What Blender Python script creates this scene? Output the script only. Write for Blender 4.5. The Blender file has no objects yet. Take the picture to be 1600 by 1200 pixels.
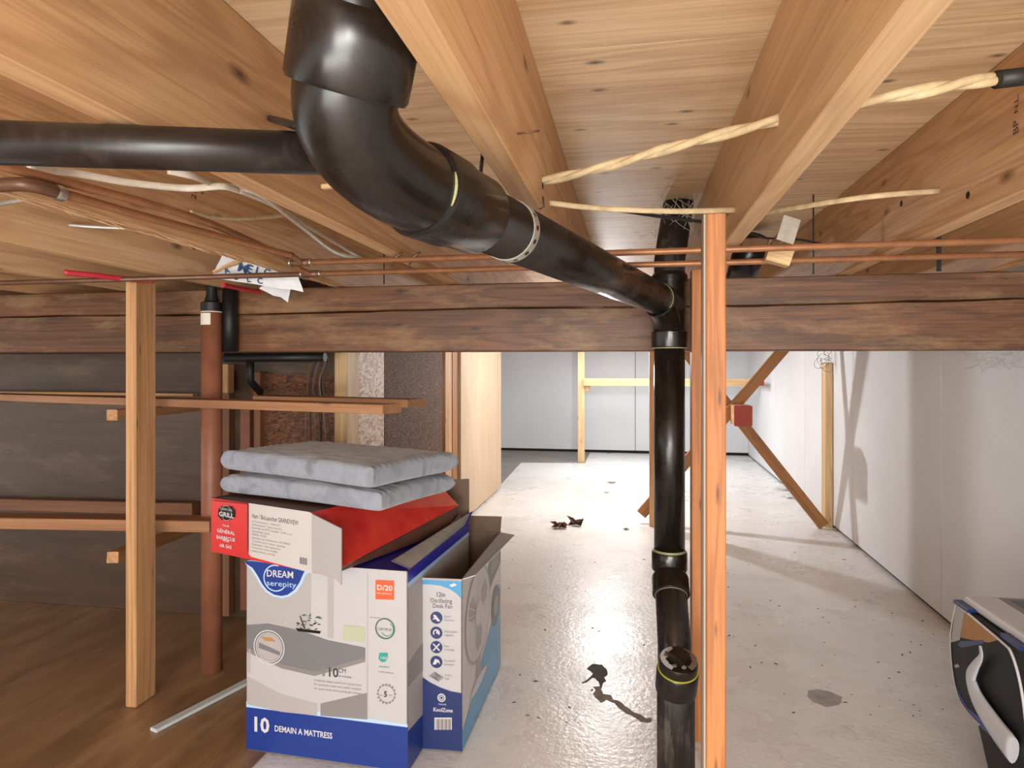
import bpy, bmesh, math, random
from mathutils import Vector, Matrix
from mathutils.geometry import tessellate_polygon
random.seed(7)
S = bpy.context.scene
COL = S.collection
# ------------------------------------------------------------------ camera, world, lights, exposure
F, HX, HY, CH = 1036.0, 800.0, 577.0, 1.05          # focal length in pixels, centre column, horizon row, camera height
TH = math.atan(185.0 / F)                            # camera turned left of the joist direction
CT, ST = math.cos(TH), math.sin(TH)
cd = bpy.data.cameras.new('camera'); cam = bpy.data.objects.new('camera', cd); COL.objects.link(cam)
cd.sensor_width = 36; cd.lens = 36 * F / 1600; cd.shift_y = -23 / 1600; cd.clip_start = 0.01
cam.location = (0, 0, CH); cam.rotation_euler = (math.pi / 2, 0, TH)
S.camera = cam
S.view_settings.view_transform = 'Standard'; S.view_settings.look = 'None'
S.view_settings.gamma = 1; S.view_settings.use_curve_mapping = False
S.view_settings.exposure = 0.0
w = bpy.data.worlds.new('world'); S.world = w; w.use_nodes = True
w.node_tree.nodes['Background'].inputs[0].default_value = (1.0, 0.97, 0.93, 1)
w.node_tree.nodes['Background'].inputs[1].default_value = 1.5

def lamp(name, kind, loc, power, col, size, rot=None):
    d = bpy.data.lights.new(name, kind); d.energy = power; d.color = col
    if kind == 'AREA': d.shape = 'RECTANGLE'; d.size = size[0]; d.size_y = size[1]
    else: d.shadow_soft_size = size
    o = bpy.data.objects.new(name, d); COL.objects.link(o); o.location = loc
    if rot: o.rotation_euler = rot
    return o
lamp('back_room_bulb_light', 'POINT', (-0.18, 4.98, 1.20), 60, (0.95, 0.97, 1.0), 0.018)
lamp('back_fill_light', 'AREA', (0.0, 6.9, 1.33), 32, (0.95, 0.97, 1.0), (1.2, 0.8))  # added fill over the back room, evens out the bulb; no fixture there
lamp('front_fill_light', 'AREA', (0.25, -2.3, 0.95), 92, (1.0, 0.975, 0.94), (1.8, 0.7), (math.radians(88), 0, 0))  # added soft fill behind the camera, not a lamp of the place
lamp('front_highlight_light', 'POINT', (0.05, -0.55, 1.27), 7, (1.0, 0.96, 0.9), 0.03)  # added point light behind the camera, puts sharp highlights on near things
lamp('low_fill_light', 'AREA', (-0.5, -1.9, 0.2), 68, (1.0, 0.975, 0.94), (2.2, 0.7), (math.radians(118), 0, 0))  # added upward fill behind the camera to brighten the joists and plywood

# ------------------------------------------------------------------ picture -> place
def ray(px, py):
    u = (px - HX) / F
    return Vector((u * CT - ST, u * ST + CT, (HY - py) / F))
CAM = Vector((0, 0, CH))
def at_y(px, py, y): r = ray(px, py); return CAM + r * (y / r.y)
def at_x(px, py, x): r = ray(px, py); return CAM + r * (x / r.x)
def at_z(px, py, z): r = ray(px, py); return CAM + r * ((z - CH) / r.z)
def at_d(px, py, d): return CAM + ray(px, py) * d
def on_plane(px, py, o, n): r = ray(px, py); return CAM + r * ((o - CAM).dot(n) / r.dot(n))

# ------------------------------------------------------------------ materials
def lin(c):
    if isinstance(c, str): c = [int(c[i:i + 2], 16) / 255 for i in (0, 2, 4)]
    return tuple(v / 12.92 if v <= .04045 else ((v + .055) / 1.055) ** 2.4 for v in c) + (1,)
class NT:
    def __init__(s, name, rough=.6, metal=0):
        s.m = bpy.data.materials.new(name); s.m.use_nodes = True; s.t = s.m.node_tree
        s.b = s.t.nodes['Principled BSDF']; s.b.inputs['Roughness'].default_value = rough
        s.b.inputs['Metallic'].default_value = metal
    def n(s, typ, **kw):
        nd = s.t.nodes.new(typ)
        for k, v in kw.items():
            if isinstance(k, str) and hasattr(nd, k): setattr(nd, k, v)
        return nd
    def l(s, a, b): s.t.links.new(a, b)
    def math(s, op, a, b=None, c=None):
        nd = s.n('ShaderNodeMath', operation=op)
        for i, v in enumerate((a, b, c)):
            if v is None: continue
            if isinstance(v, (int, float)): nd.inputs[i].default_value = v
            else: s.l(v, nd.inputs[i])
        return nd.outputs[0]
    def coords(s, scale, rnd=True):
        tc = s.n('ShaderNodeTexCoord'); out = tc.outputs['Object']
        if rnd:
            oi = s.n('ShaderNodeObjectInfo'); m = s.math('MULTIPLY', oi.outputs['Random'], 37.0)
            va = s.n('ShaderNodeVectorMath', operation='ADD'); s.l(out, va.inputs[0]); s.l(m, va.inputs[1]); out = va.outputs[0]
        mp = s.n('ShaderNodeVectorMath', operation='MULTIPLY'); s.l(out, mp.inputs[0]); mp.inputs[1].default_value = scale
        return mp.outputs[0]
    def noise(s, vec, scale=1, detail=4, rough=.55, dist=0):
        nd = s.n('ShaderNodeTexNoise'); s.l(vec, nd.inputs['Vector'])
        for k, v in (('Scale', scale), ('Detail', detail), ('Roughness', rough), ('Distortion', dist)): nd.inputs[k].default_value = v
        return nd.outputs[0]
    def ramp(s, fac, stops):
        nd = s.n('ShaderNodeValToRGB'); s.l(fac, nd.inputs[0]); e = nd.color_ramp.elements
        while len(e) < len(stops): e.new(.5)
        for i, (p, c) in enumerate(stops):
            e[i].position = p; e[i].color = lin(c) if not isinstance(c, float) else (c, c, c, 1)
        return nd.outputs[0]
    def mix(s, fac, a, b, mode='MIX'):
        nd = s.n('ShaderNodeMix', data_type='RGBA', blend_type=mode)
        for i, v in ((0, fac), (6, a), (7, b)):
            if isinstance(v, (int, float)): nd.inputs[i].default_value = v
            elif isinstance(v, (tuple, str)): nd.inputs[i].default_value = lin(v) if isinstance(v, str) else v
            else: s.l(v, nd.inputs[i])
        return nd.outputs[2]
    def col(s, c): s.l(c, s.b.inputs['Base Color'])
    def bump(s, h, strength=.3, dist=.002):
        nd = s.n('ShaderNodeBump'); s.l(h, nd.inputs['Height']); nd.inputs['Strength'].default_value = strength
        nd.inputs['Distance'].default_value = dist; s.l(nd.outputs[0], s.b.inputs['Normal'])
def axis_scale(axis, along, across): return tuple(along if 'xyz'[i] == axis else across for i in range(3))
def wood(name, light, mid, dark, axis='z', rough=.6, rings=24, ring_amt=.3, knot='3a1f10', knots=.72, across=5.0, along=.45, stain=None, kscale=(5.5, 2.2), grime=0, fine_amt=1.5):
    t = NT(name, rough)
    c = t.coords(axis_scale(axis, along, across)); f = t.coords(axis_scale(axis, 3, 160))
    h = t.noise(c, 1, 3, .5, .6)
    r = t.math('SINE', t.math('MULTIPLY', h, rings * 6.28)); r = t.math('MULTIPLY_ADD', r, .5, .5)
    r = t.math('POWER', r, 1.6)
    fine = t.noise(f, 1, 4, .65)
    base = t.ramp(t.noise(t.coords(axis_scale(axis, .9, 6)), 1, 4), [(.3, light), (.7, mid)])
    cc = t.mix(t.math('MULTIPLY', r, ring_amt), base, dark)
    cc = t.mix(t.math('MULTIPLY', t.math('SUBTRACT', fine, .42), fine_amt), cc, dark)
    if knots:
        sx = t.n('ShaderNodeSeparateXYZ'); t.l(t.coords(axis_scale(axis, kscale[1], kscale[0])), sx.inputs[0])
        i = 'xyz'.index(axis); oth = [sx.outputs[k] for k in range(3) if k != i]
        cb = t.n('ShaderNodeCombineXYZ'); t.l(sx.outputs[i], cb.inputs[0]); t.l(t.math('ADD', oth[0], oth[1]), cb.inputs[1])
        v = t.n('ShaderNodeTexVoronoi', voronoi_dimensions='2D'); t.l(cb.outputs[0], v.inputs['Vector']); v.inputs['Scale'].default_value = 1.6
        sp = t.n('ShaderNodeSeparateColor'); t.l(v.outputs['Color'], sp.inputs[0])
        gate = t.math('GREATER_THAN', sp.outputs[0], knots)
        d = t.math('ADD', v.outputs['Distance'], t.math('MULTIPLY', t.math('SUBTRACT', h, .5), .12))
        k = t.math('MULTIPLY', t.math('SUBTRACT', 1.0, t.math('SMOOTH_MAX', t.math('MULTIPLY', d, 9.0), 0.0, .1)), gate)
        kn = t.n('ShaderNodeClamp'); t.l(k, kn.inputs[0])
        cc = t.mix(t.math('MULTIPLY', kn.outputs[0], .9), cc, knot)
    if grime:
        g = t.noise(t.coords(axis_scale(axis, 2.2, 7)), 1.3, 6, .7)
        cc = t.mix(t.math('MULTIPLY', t.ramp(g, [(.5, 0.0), (.66, 1.0)]), grime), cc, stain)
    t.col(cc); t.bump(t.math('ADD', fine, t.math('MULTIPLY', r, .4)), .25, .0012)
    return t.m
def plain(name, c, rough=.5, metal=0, var=0, vscale=30, bump=0, spec=None):
    t = NT(name, rough, metal)
    if var:
        n = t.noise(t.coords((vscale,) * 3), 1, 5, .6)
        a = lin(c); dk = tuple(v * (1 - var) for v in a[:3]) + (1,)
        t.col(t.mix(t.ramp(n, [(.35, 0.0), (.7, 1.0)]), a, dk))
        if bump: t.bump(n, bump, .002)
    else: t.b.inputs['Base Color'].default_value = lin(c)
    if spec is not None: t.b.inputs['Specular IOR Level'].default_value = spec
    return t.m
M = {}
M['joist'] = wood('joist_fir', 'd3aa7e', 'c49a6d', '946440', rings=15, ring_amt=.34, knots=.80)
M['joist_pale'] = wood('joist_pale', 'dbb68c', 'cda67a', 'a17851', rings=11, ring_amt=.3, knots=.78)
M['stud'] = wood('stud_spruce', 'cfa273', 'bb8d5d', '855a33', rings=6, ring_amt=.4, knots=.62, across=17, along=.7, kscale=(14, 2.6))
M['stud_orange'] = wood('stud_orange', 'bd7c46', 'a96935', '6f3f1c', rings=6, ring_amt=.5, knots=.55, across=20, along=.8, kscale=(16, 2.8))
M['stud_pale'] = wood('stud_pale', 'e2c496', 'd0ab78', 'a07747', rings=5, ring_amt=.35, knots=.66, across=15, along=.7, kscale=(14, 2.6))
M['brace'] = wood('brace_brown', 'b27a42', '9c6735', '6b3f1d', rings=5, ring_amt=.4, knots=.62, across=15, along=.7, kscale=(14, 2.6))
M['board'] = wood('shelf_board', 'b08058', '9a6c49', '6c472e', rings=5, ring_amt=.35, knots=.85, across=14, along=.6)
M['old_board'] = wood('old_board', '8f6445', '7a5338', '4c3222', rings=5, ring_amt=.3, knots=.9)
M['beam'] = wood('beam_stained', '74492f', '5e3824', '2f1b10', axis='z', rough=.55, rings=16, ring_amt=.35, knots=.82, knot='1c0f0a', stain='9c7d58', grime=.45, fine_amt=2.4)
M['darkwall'] = wood('dark_panel', '574230', '473526', '2b1e15', axis='x', rough=.42, rings=5, ring_amt=.25, knots=0, stain='7d634c', grime=.35, across=3)
M['brownfloor'] = wood('brown_floor', 'a3825f', '8a6b4b', '5c4530', axis='y', rough=.38, rings=7, ring_amt=.35, knots=0, stain='b39475', grime=.4, across=2.4)
M['ply'] = wood('plywood_sheathing', 'e9cfa8', 'dfbf96', 'ab8056', axis='x', rings=20, ring_amt=.34, knots=.66, across=3.2, along=.3, kscale=(7, 3.6), knot='3c2218', stain='b08a60', grime=.35)
M['ply_side'] = wood('plywood_wall', 'cbb69b', 'c0a98b', 'a3886a', axis='z', rings=6, ring_amt=.2, knots=0, across=1.5)
def flakes(name, a, b, c, scale, rough=.6):
    t = NT(name, rough); v = t.n('ShaderNodeTexVoronoi', feature='F1'); co = t.coords((scale, scale * .9, scale * 1.7)); 
    n = t.noise(co, .6, 2, .5); va = t.n('ShaderNodeVectorMath', operation='ADD'); t.l(co, va.inputs[0]); t.l(n, va.inputs[1])
    t.l(va.outputs[0], v.inputs['Vector']); sp = t.n('ShaderNodeSeparateColor'); t.l(v.outputs['Color'], sp.inputs[0])
    t.col(t.mix(t.math('MULTIPLY', t.ramp(t.noise(co, 3, 5, .7), [(.5, 0.0), (.68, 1.0)]), .45), t.ramp(sp.outputs[0], [(0, a), (.55, b), (1, c)]), c))
    t.bump(sp.outputs[1], .3, .002); return t.m
M['osb_pale'] = flakes('osb_pale', 'efdfd0', 'd9c2aa', 'a5866a', 11)
M['osb_brown'] = flakes('osb_brown', '7d4f2a', '623a1f', '3c2314', 14)
def strands():
    t = NT('strand_board_dark', .8); co = t.coords((34, 30, 44)); n = t.noise(co, .8, 1.5, .5, 3.2)
    t.col(t.ramp(n, [(.40, '38210f'), (.50, '523219'), (.53, 'b98a5c'), (.56, '432a18')])); t.bump(n, .5, .003); return t.m
M['strand'] = strands()
def painted_floor():
    t = NT('painted_concrete', .36)
    big = t.noise(t.coords((1.6, 1.6, 1), False), 1, 6, .62); mid = t.noise(t.coords((9, 9, 1), False), 1, 6, .7); fi = t.noise(t.coords((70, 70, 1), False), 1, 5, .7)
    c = t.ramp(big, [(.3, 'd9dad9'), (.5, 'e3e4e4'), (.75, 'cdcdcb')])
    c = t.mix(t.math('MULTIPLY', t.ramp(mid, [(.56, 0.0), (.74, 1.0)]), .4), c, '96918a')
    v = t.n('ShaderNodeTexVoronoi', voronoi_dimensions='2D'); t.l(t.coords((9, 9, 1), False), v.inputs['Vector'])
    sp = t.n('ShaderNodeSeparateColor'); t.l(v.outputs['Color'], sp.inputs[0])
    k = t.math('MULTIPLY', t.math('LESS_THAN', t.math('ADD', v.outputs['Distance'], t.math('MULTIPLY', fi, .06)), .075), t.math('GREATER_THAN', sp.outputs[0], .84))
    c = t.mix(t.math('MULTIPLY', k, .8), c, '4d4640'); t.col(c)
    t.l(t.ramp(big, [(.35, .22), (.65, .4)]), t.b.inputs['Roughness'])
    t.bump(t.math('ADD', t.math('MULTIPLY', t.noise(t.coords((55, 55, 1), False), 1, 3, .6), .6), t.math('MULTIPLY', mid, .8)), .5, .006); return t.m
M['floor'] = painted_floor()
def drywall(name, a, b):
    t = NT(name, .75); big = t.noise(t.coords((1.2, 1.2, 1.2)), 1, 5, .6)
    c = t.ramp(big, [(.3, a), (.7, b)])
    sx = t.n('ShaderNodeSeparateXYZ'); t.l(t.coords((7, 7, 7)), sx.inputs[0]); cb = t.n('ShaderNodeCombineXYZ'); t.l(t.math('ADD', sx.outputs[0], sx.outputs[1]), cb.inputs[0]); t.l(sx.outputs[2], cb.inputs[1])
    v = t.n('ShaderNodeTexVoronoi', voronoi_dimensions='2D'); t.l(cb.outputs[0], v.inputs['Vector'])
    sp = t.n('ShaderNodeSeparateColor'); t.l(v.outputs['Color'], sp.inputs[0])
    fi = t.noise(t.coords((60, 60, 60)), 1, 4, .7)
    k = t.math('MULTIPLY', t.math('LESS_THAN', t.math('ADD', v.outputs['Distance'], t.math('MULTIPLY', fi, .08)), .082), t.math('GREATER_THAN', sp.outputs[0], .7))
    c = t.mix(t.math('MULTIPLY', k, .75), c, '6a6560'); t.col(c); t.bump(fi, .1, .001); return t.m
M['drywall'] = drywall('drywall_white', 'dfe1e4', 'd3d5d8')
M['drywall_grey'] = drywall('drywall_grey', 'd6d9dd', 'cdd0d4')
M['gap'] = plain('dark_gap', '15110e', .9)
M['bare'] = plain('bare_concrete', '8c8a88', .7, 0, .25, 6, .2)
def abs_mat(name, c, rough, dust=.3):
    t = NT(name, rough); n = t.noise(t.coords((7, 7, 7)), 1, 6, .65); s = t.noise(t.coords((40, 40, 6)), 1.4, 5, .7, .5)
    t.col(t.mix(t.math('MULTIPLY', t.ramp(t.math('MULTIPLY', n, s), [(.26, 0.0), (.42, 1.0)]), dust), c, '6d6258'))
    t.l(t.ramp(n, [(.3, rough), (.75, rough + .22)]), t.b.inputs['Roughness']); return t.m
M['abs'] = abs_mat('black_plastic', '16120f', .16, .07)
M['abs_brown'] = abs_mat('black_plastic_aged', '1d1613', .28, .14)
M['abs_dusty'] = abs_mat('black_plastic_dusty', '1a1614', .5, .7)
M['rubber'] = plain('black_rubber', '0c0b0b', .55)
M['glue'] = plain('yellow_cement', '8f8c66', .5)
M['glue_bright'] = plain('bright_yellow_cement', 'b3b330', .5)
M['copper'] = plain('copper', 'a9744f', .42, .35, .3, 25)
M['copper_dark'] = plain('copper_tarnished', '74523f', .42, .3, .4, 20)
M['solder'] = plain('solder', 'b9b5ac', .3, .9)
M['galv'] = plain('galvanised_steel', 'b6b1a6', .42, .6, .2, 60)
M['cable'] = plain('cream_cable', 'cdb68d', .6, 0, .35, 40)
M['cable_white'] = plain('white_cable', 'd8cfbf', .45, 0, .2, 40)
M['cable_black'] = plain('black_cable', '1b1916', .5)
M['column'] = plain('brown_primer', '8f5a42', .5, 0, .25, 14)
M['red'] = plain('red_paint', 'a5331c', .55, 0, .2, 30)
M['redtube'] = plain('red_tube', 'b8323f', .4)
M['paper'] = plain('paper_tape', 'd8d2c6', .7)
M['poly'] = plain('polythene_bag', 'd5d8da', .3, 0, .15, 20)
M['letters'] = plain('bag_blue', '1f3f6b', .5)
M['web'] = plain('cobweb', 'b9b4ac', .9)
M['twine'] = plain('wire_twine', '8f8878', .7)
def fabric():
    t = NT('grey_velour', .8); n = t.noise(t.coords((9, 16, 9)), 1, 5, .6, .6)
    t.col(t.ramp(n, [(.34, '6b717b'), (.5, '8e949f'), (.68, '7c818b')])); t.bump(n, .35, .008)
    t.b.inputs['Sheen Weight'].default_value = .3; return t.m
M['fabric'] = fabric()
M['fabric_side'] = plain('grey_fabric_side', '9b9894', .85, 0, .2, 30, .2)
M['leaf'] = plain('dry_leaf', '6b3a28', .6, 0, .5, 40)
M['leaf_tan'] = plain('tan_leaf', 'a28a6c', .7, 0, .3, 40)
M['ink'] = plain('print_ink', '35322f', .6)
M['ink_grey'] = plain('print_ink_grey', '77736f', .6)
M['c_white'] = plain('carton_white', 'b0afb1', .42)
M['c_white2'] = plain('carton_white_bright', 'c6c4c6', .4)
M['c_grey'] = plain('carton_grey', 'a29d9b', .45)
M['c_grey2'] = plain('carton_grey_mid', '7c7978', .45)
M['c_grey3'] = plain('carton_grey_slate', '6c6d70', .45)
M['c_grey4'] = plain('carton_grey_pale', 'a19e9d', .45)
M['c_blue'] = plain('carton_blue', '1a3580', .35)
M['c_navy'] = plain('carton_navy', '18295f', .35)
M['c_royal'] = plain('carton_royal', '2a2c9c', .3)
M['c_cyan'] = plain('carton_cyan', '3f8dbc', .35)
M['c_pale'] = plain('carton_pale_blue', 'a9c4e4', .4)
M['c_orange'] = plain('carton_orange', 'e2562d', .4)
M['c_green'] = plain('carton_green', '3f5f4c', .4)
M['c_teal'] = plain('carton_teal', '2c8f86', .4)
M['c_sage'] = plain('carton_sage', 'a5ac92', .5)
M['c_red'] = plain('carton_red', 'c32a28', .3)
M['c_black'] = plain('carton_black', '101012', .5, spec=.25)
M['silver'] = plain('print_silver', 'b9bac0', .35)
M['label'] = plain('label_white', 'bdb9b6', .5)
M['kraft'] = plain('kraft_brown', '6f5a4b', .8, 0, .15, 30)
M['kraft_tan'] = plain('kraft_tan', 'a87c50', .8, 0, .15, 30)
M['liner'] = plain('carton_liner', 'a9a6a0', .75, 0, .15, 30)
def gloss_red():
    t = NT('foil_red', .22); wv = t.n('ShaderNodeTexWave'); t.l(t.coords((1, 1, 1), False), wv.inputs['Vector']); wv.inputs['Scale'].default_value = 55; wv.bands_direction = 'Y'
    n = t.noise(t.coords((14, 14, 14)), 1, 3); t.col(t.ramp(n, [(.3, 'b01f22'), (.7, 'c23a2a')])); t.bump(wv.outputs['Fac'], .35, .0015); return t.m
M['foil'] = gloss_red()
M['white_trim'] = plain('white_trim', 'c3d0d2', .4, 0, .1, 20)
M['bulb'] = NT('bulb_glass', .1).m
_b = M['bulb'].node_tree.nodes['Principled BSDF']; _b.inputs['Emission Color'].default_value = (.95, .97, 1, 1); _b.inputs['Emission Strength'].default_value = 12
M['porcelain'] = plain('porcelain', 'ddd9d0', .3)

# ------------------------------------------------------------------ objects
WM = {}
def link(name, me, mat, parent=None, M4=None):
    o = bpy.data.objects.new(name, me); COL.objects.link(o)
    if me is not None and mat is not None and not me.materials: me.materials.append(mat)
    M4 = M4 or Matrix()
    WM[o.name] = M4
    if parent is not None:
        o.parent = parent; o.matrix_local = WM[parent.name].inverted() @ M4
    else: o.matrix_world = M4
    return o
def tag(o, label, cat=None, group=None):
    o['label'] = label
    if cat: o['category'] = cat
    if group: o['group'] = group
    return o
def empty(name, loc, label=None, cat=None, group=None, rotz=0, kind=None, parent=None):
    o = link(name, None, None, parent, Matrix.Translation(Vector(loc)) @ Matrix.Rotation(rotz, 4, 'Z')); o.empty_display_size = .05
    if label: tag(o, label, cat, group)
    if kind: o['kind'] = kind
    return o
def struct(o): o['kind'] = 'structure'; return o
def mesh(name, verts, faces, mat, parent=None, smooth=False, fmats=None, mats=None, origin=None):
    """verts in world space"""
    vs = [Vector(v) for v in verts]
    if parent is not None: M4 = WM[parent.name].copy()
    else:
        if origin is None:
            origin = Vector((sum(v.x for v in vs) / len(vs), sum(v.y for v in vs) / len(vs), min(v.z for v in vs)))
        M4 = Matrix.Translation(origin)
    inv = M4.inverted(); me = bpy.data.meshes.new(name); me.from_pydata([inv @ v for v in vs], [], faces)
    for m in (mats or [mat]): me.materials.append(m)
    if fmats: me.polygons.foreach_set('material_index', fmats)
    if smooth: me.shade_smooth()
    me.update()
    o = link(name, me, None, parent, M4)
    return o
BOXF = [(0, 3, 2, 1), (4, 5, 6, 7), (0, 1, 5, 4), (1, 2, 6, 5), (2, 3, 7, 6), (3, 0, 4, 7)]
def boxv(a, b):
    return [Vector((x, y, z)) for z in (a[2], b[2]) for x, y in ((a[0], a[1]), (b[0], a[1]), (b[0], b[1]), (a[0], b[1]))]
def block(name, a, b, mat, parent=None, bev=0):
    o = mesh(name, boxv(a, b), BOXF, mat, parent)
    if bev: bevel(o, bev)
    return o
def bevel(o, wd, seg=1):
    bm = bmesh.new(); bm.from_mesh(o.data)
    bmesh.ops.bevel(bm, geom=bm.edges[:], offset=wd, segments=seg, affect='EDGES', profile=.5); bm.to_mesh(o.data); bm.free()
def lumber(name, p0, p1, wd, th, mat, parent=None, up=(0, 0, 1), bev=.0018, rough_end=False, segs=1, jit=0):
    """a stick from p0 to p1; wd across, th towards 'up'; grain along local z"""
    p0, p1 = Vector(p0), Vector(p1); z = (p1 - p0); L = z.length; z.normalize()
    y = Vector(up) - z * Vector(up).dot(z); y.normalize(); x = y.cross(z)
    M4 = Matrix(((x.x, y.x, z.x, p0.x), (x.y, y.y, z.y, p0.y), (x.z, y.z, z.z, p0.z), (0, 0, 0, 1)))
    b = bev; xs = [(-wd / 2 + b, -th / 2), (wd / 2 - b, -th / 2), (wd / 2, -th / 2 + b), (wd / 2, th / 2 - b), (wd / 2 - b, th / 2), (-wd / 2 + b, th / 2), (-wd / 2, th / 2 - b), (-wd / 2, -th / 2 + b)]
    vs, fs = [], []
    for i in range(segs + 1):
        for (a, c) in xs: vs.append((a + random.uniform(-jit, jit), c + random.uniform(-jit, jit), L * i / segs))
    for i in range(segs):
        for k in range(8): fs.append((i * 8 + k, i * 8 + (k + 1) % 8, i * 8 + 8 + (k + 1) % 8, i * 8 + 8 + k))
    fs.append(tuple(range(7, -1, -1))); fs.append(tuple(segs * 8 + k for k in range(8)))
    me = bpy.data.meshes.new(name); me.from_pydata(vs, [], fs); me.materials.append(mat); me.update()
    return link(name, me, None, parent, M4)
def smooth_path(pts, n=8):
    pts = [Vector(p) for p in pts]
    if len(pts) < 3: return pts
    out = []
    P = [pts[0] * 2 - pts[1]] + pts + [pts[-1] * 2 - pts[-2]]
    for i in range(1, len(P) - 2):
        for k in range(n):
            t = k / n; a, b, c, d = P[i - 1], P[i], P[i + 1], P[i + 2]
            out.append(.5 * ((2 * b) + (c - a) * t + (2 * a - 5 * b + 4 * c - d) * t * t + (3 * b - a - 3 * c + d) * t ** 3))
    out.append(pts[-1]); return out
def sweep(pts, r, seg=16, flat=1.0, twist=0, cap=True, upv=None):
    """tube verts/faces along pts; r number or list"""
    n = len(pts); rs = r if isinstance(r, (list, tuple)) else [r] * n
    vs, fs = [], []; prev = None
    for i, p in enumerate(pts):
        t = (pts[min(i + 1, n - 1)] - pts[max(i - 1, 0)])
        if t.length < 1e-9: t = prev_t
        t = t.normalized(); prev_t = t
        if prev is None:
            a = Vector(upv) if upv else (Vector((0, 0, 1)) if abs(t.z) < .9 else Vector((1, 0, 0)))
            nrm = (a - t * a.dot(t)).normalized()
        else: nrm = (prev - t * prev.dot(t)).normalized()
        prev = nrm; bn = t.cross(nrm); tw = twist * i
        for k in range(seg):
            a = 2 * math.pi * k / seg; ca, sa = math.cos(a), math.sin(a) * flat
            dx, dy = ca * math.cos(tw) - sa * math.sin(tw), ca * math.sin(tw) + sa * math.cos(tw)
            vs.append(p + (nrm * dx + bn * dy) * rs[i])
    for i in range(n - 1):
        for k in range(seg): fs.append((i * seg + k, i * seg + (k + 1) % seg, (i + 1) * seg + (k + 1) % seg, (i + 1) * seg + k))
    if cap: fs.append(tuple(range(seg - 1, -1, -1))); fs.append(tuple((n - 1) * seg + k for k in range(seg)))
    return vs, fs
def tube(name, pts, r, mat, parent=None, seg=16, smooth=True, curve=0, **kw):
    pts = [Vector(p) for p in pts]
    if curve: pts = smooth_path(pts, curve)
    vs, fs = sweep(pts, r, seg, **kw)
    o = mesh(name, vs, fs, mat, parent, smooth)
    if smooth and kw.get('cap', True):
        for p in o.data.polygons[-2:]: p.use_smooth = False
    return o
def lathe(name, p0, d, prof, mat, parent=None, seg=32):
    """prof = [(dist along d, radius)...]"""
    d = Vector(d).normalized(); p0 = Vector(p0)
    a = Vector((0, 0, 1)) if abs(d.z) < .9 else Vector((0, 1, 0)); n = (a - d * a.dot(d)).normalized(); b = d.cross(n)
    vs, fs = [], []
    for (s, r) in prof:
        for k in range(seg):
            t = 2 * math.pi * k / seg; vs.append(p0 + d * s + (n * math.cos(t) + b * math.sin(t)) * r)
    m = len(prof)
    for i in range(m - 1):
        for k in range(seg): fs.append((i * seg + k, i * seg + (k + 1) % seg, (i + 1) * seg + (k + 1) % seg, (i + 1) * seg + k))
    fs.append(tuple(range(seg - 1, -1, -1))); fs.append(tuple((m - 1) * seg + k for k in range(seg)))
    o = mesh(name, vs, fs, mat, parent)
    o.data.shade_smooth(); o.data.set_sharp_from_angle(angle=math.radians(35)); return o
def text_mesh(body, size, bold=0):
    c = bpy.data.curves.new('t', 'FONT'); c.body = body; c.size = size; c.resolution_u = 2; c.offset = bold
    o = bpy.data.objects.new('t', c); COL.objects.link(o)
    me = bpy.data.meshes.new_from_object(o.evaluated_get(bpy.context.evaluated_depsgraph_get()))
    vs = [v.co.copy() for v in me.vertices]; fs = [tuple(p.vertices) for p in me.polygons]
    bpy.data.objects.remove(o); bpy.data.curves.remove(c); bpy.data.meshes.remove(me)
    return vs, fs
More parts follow.
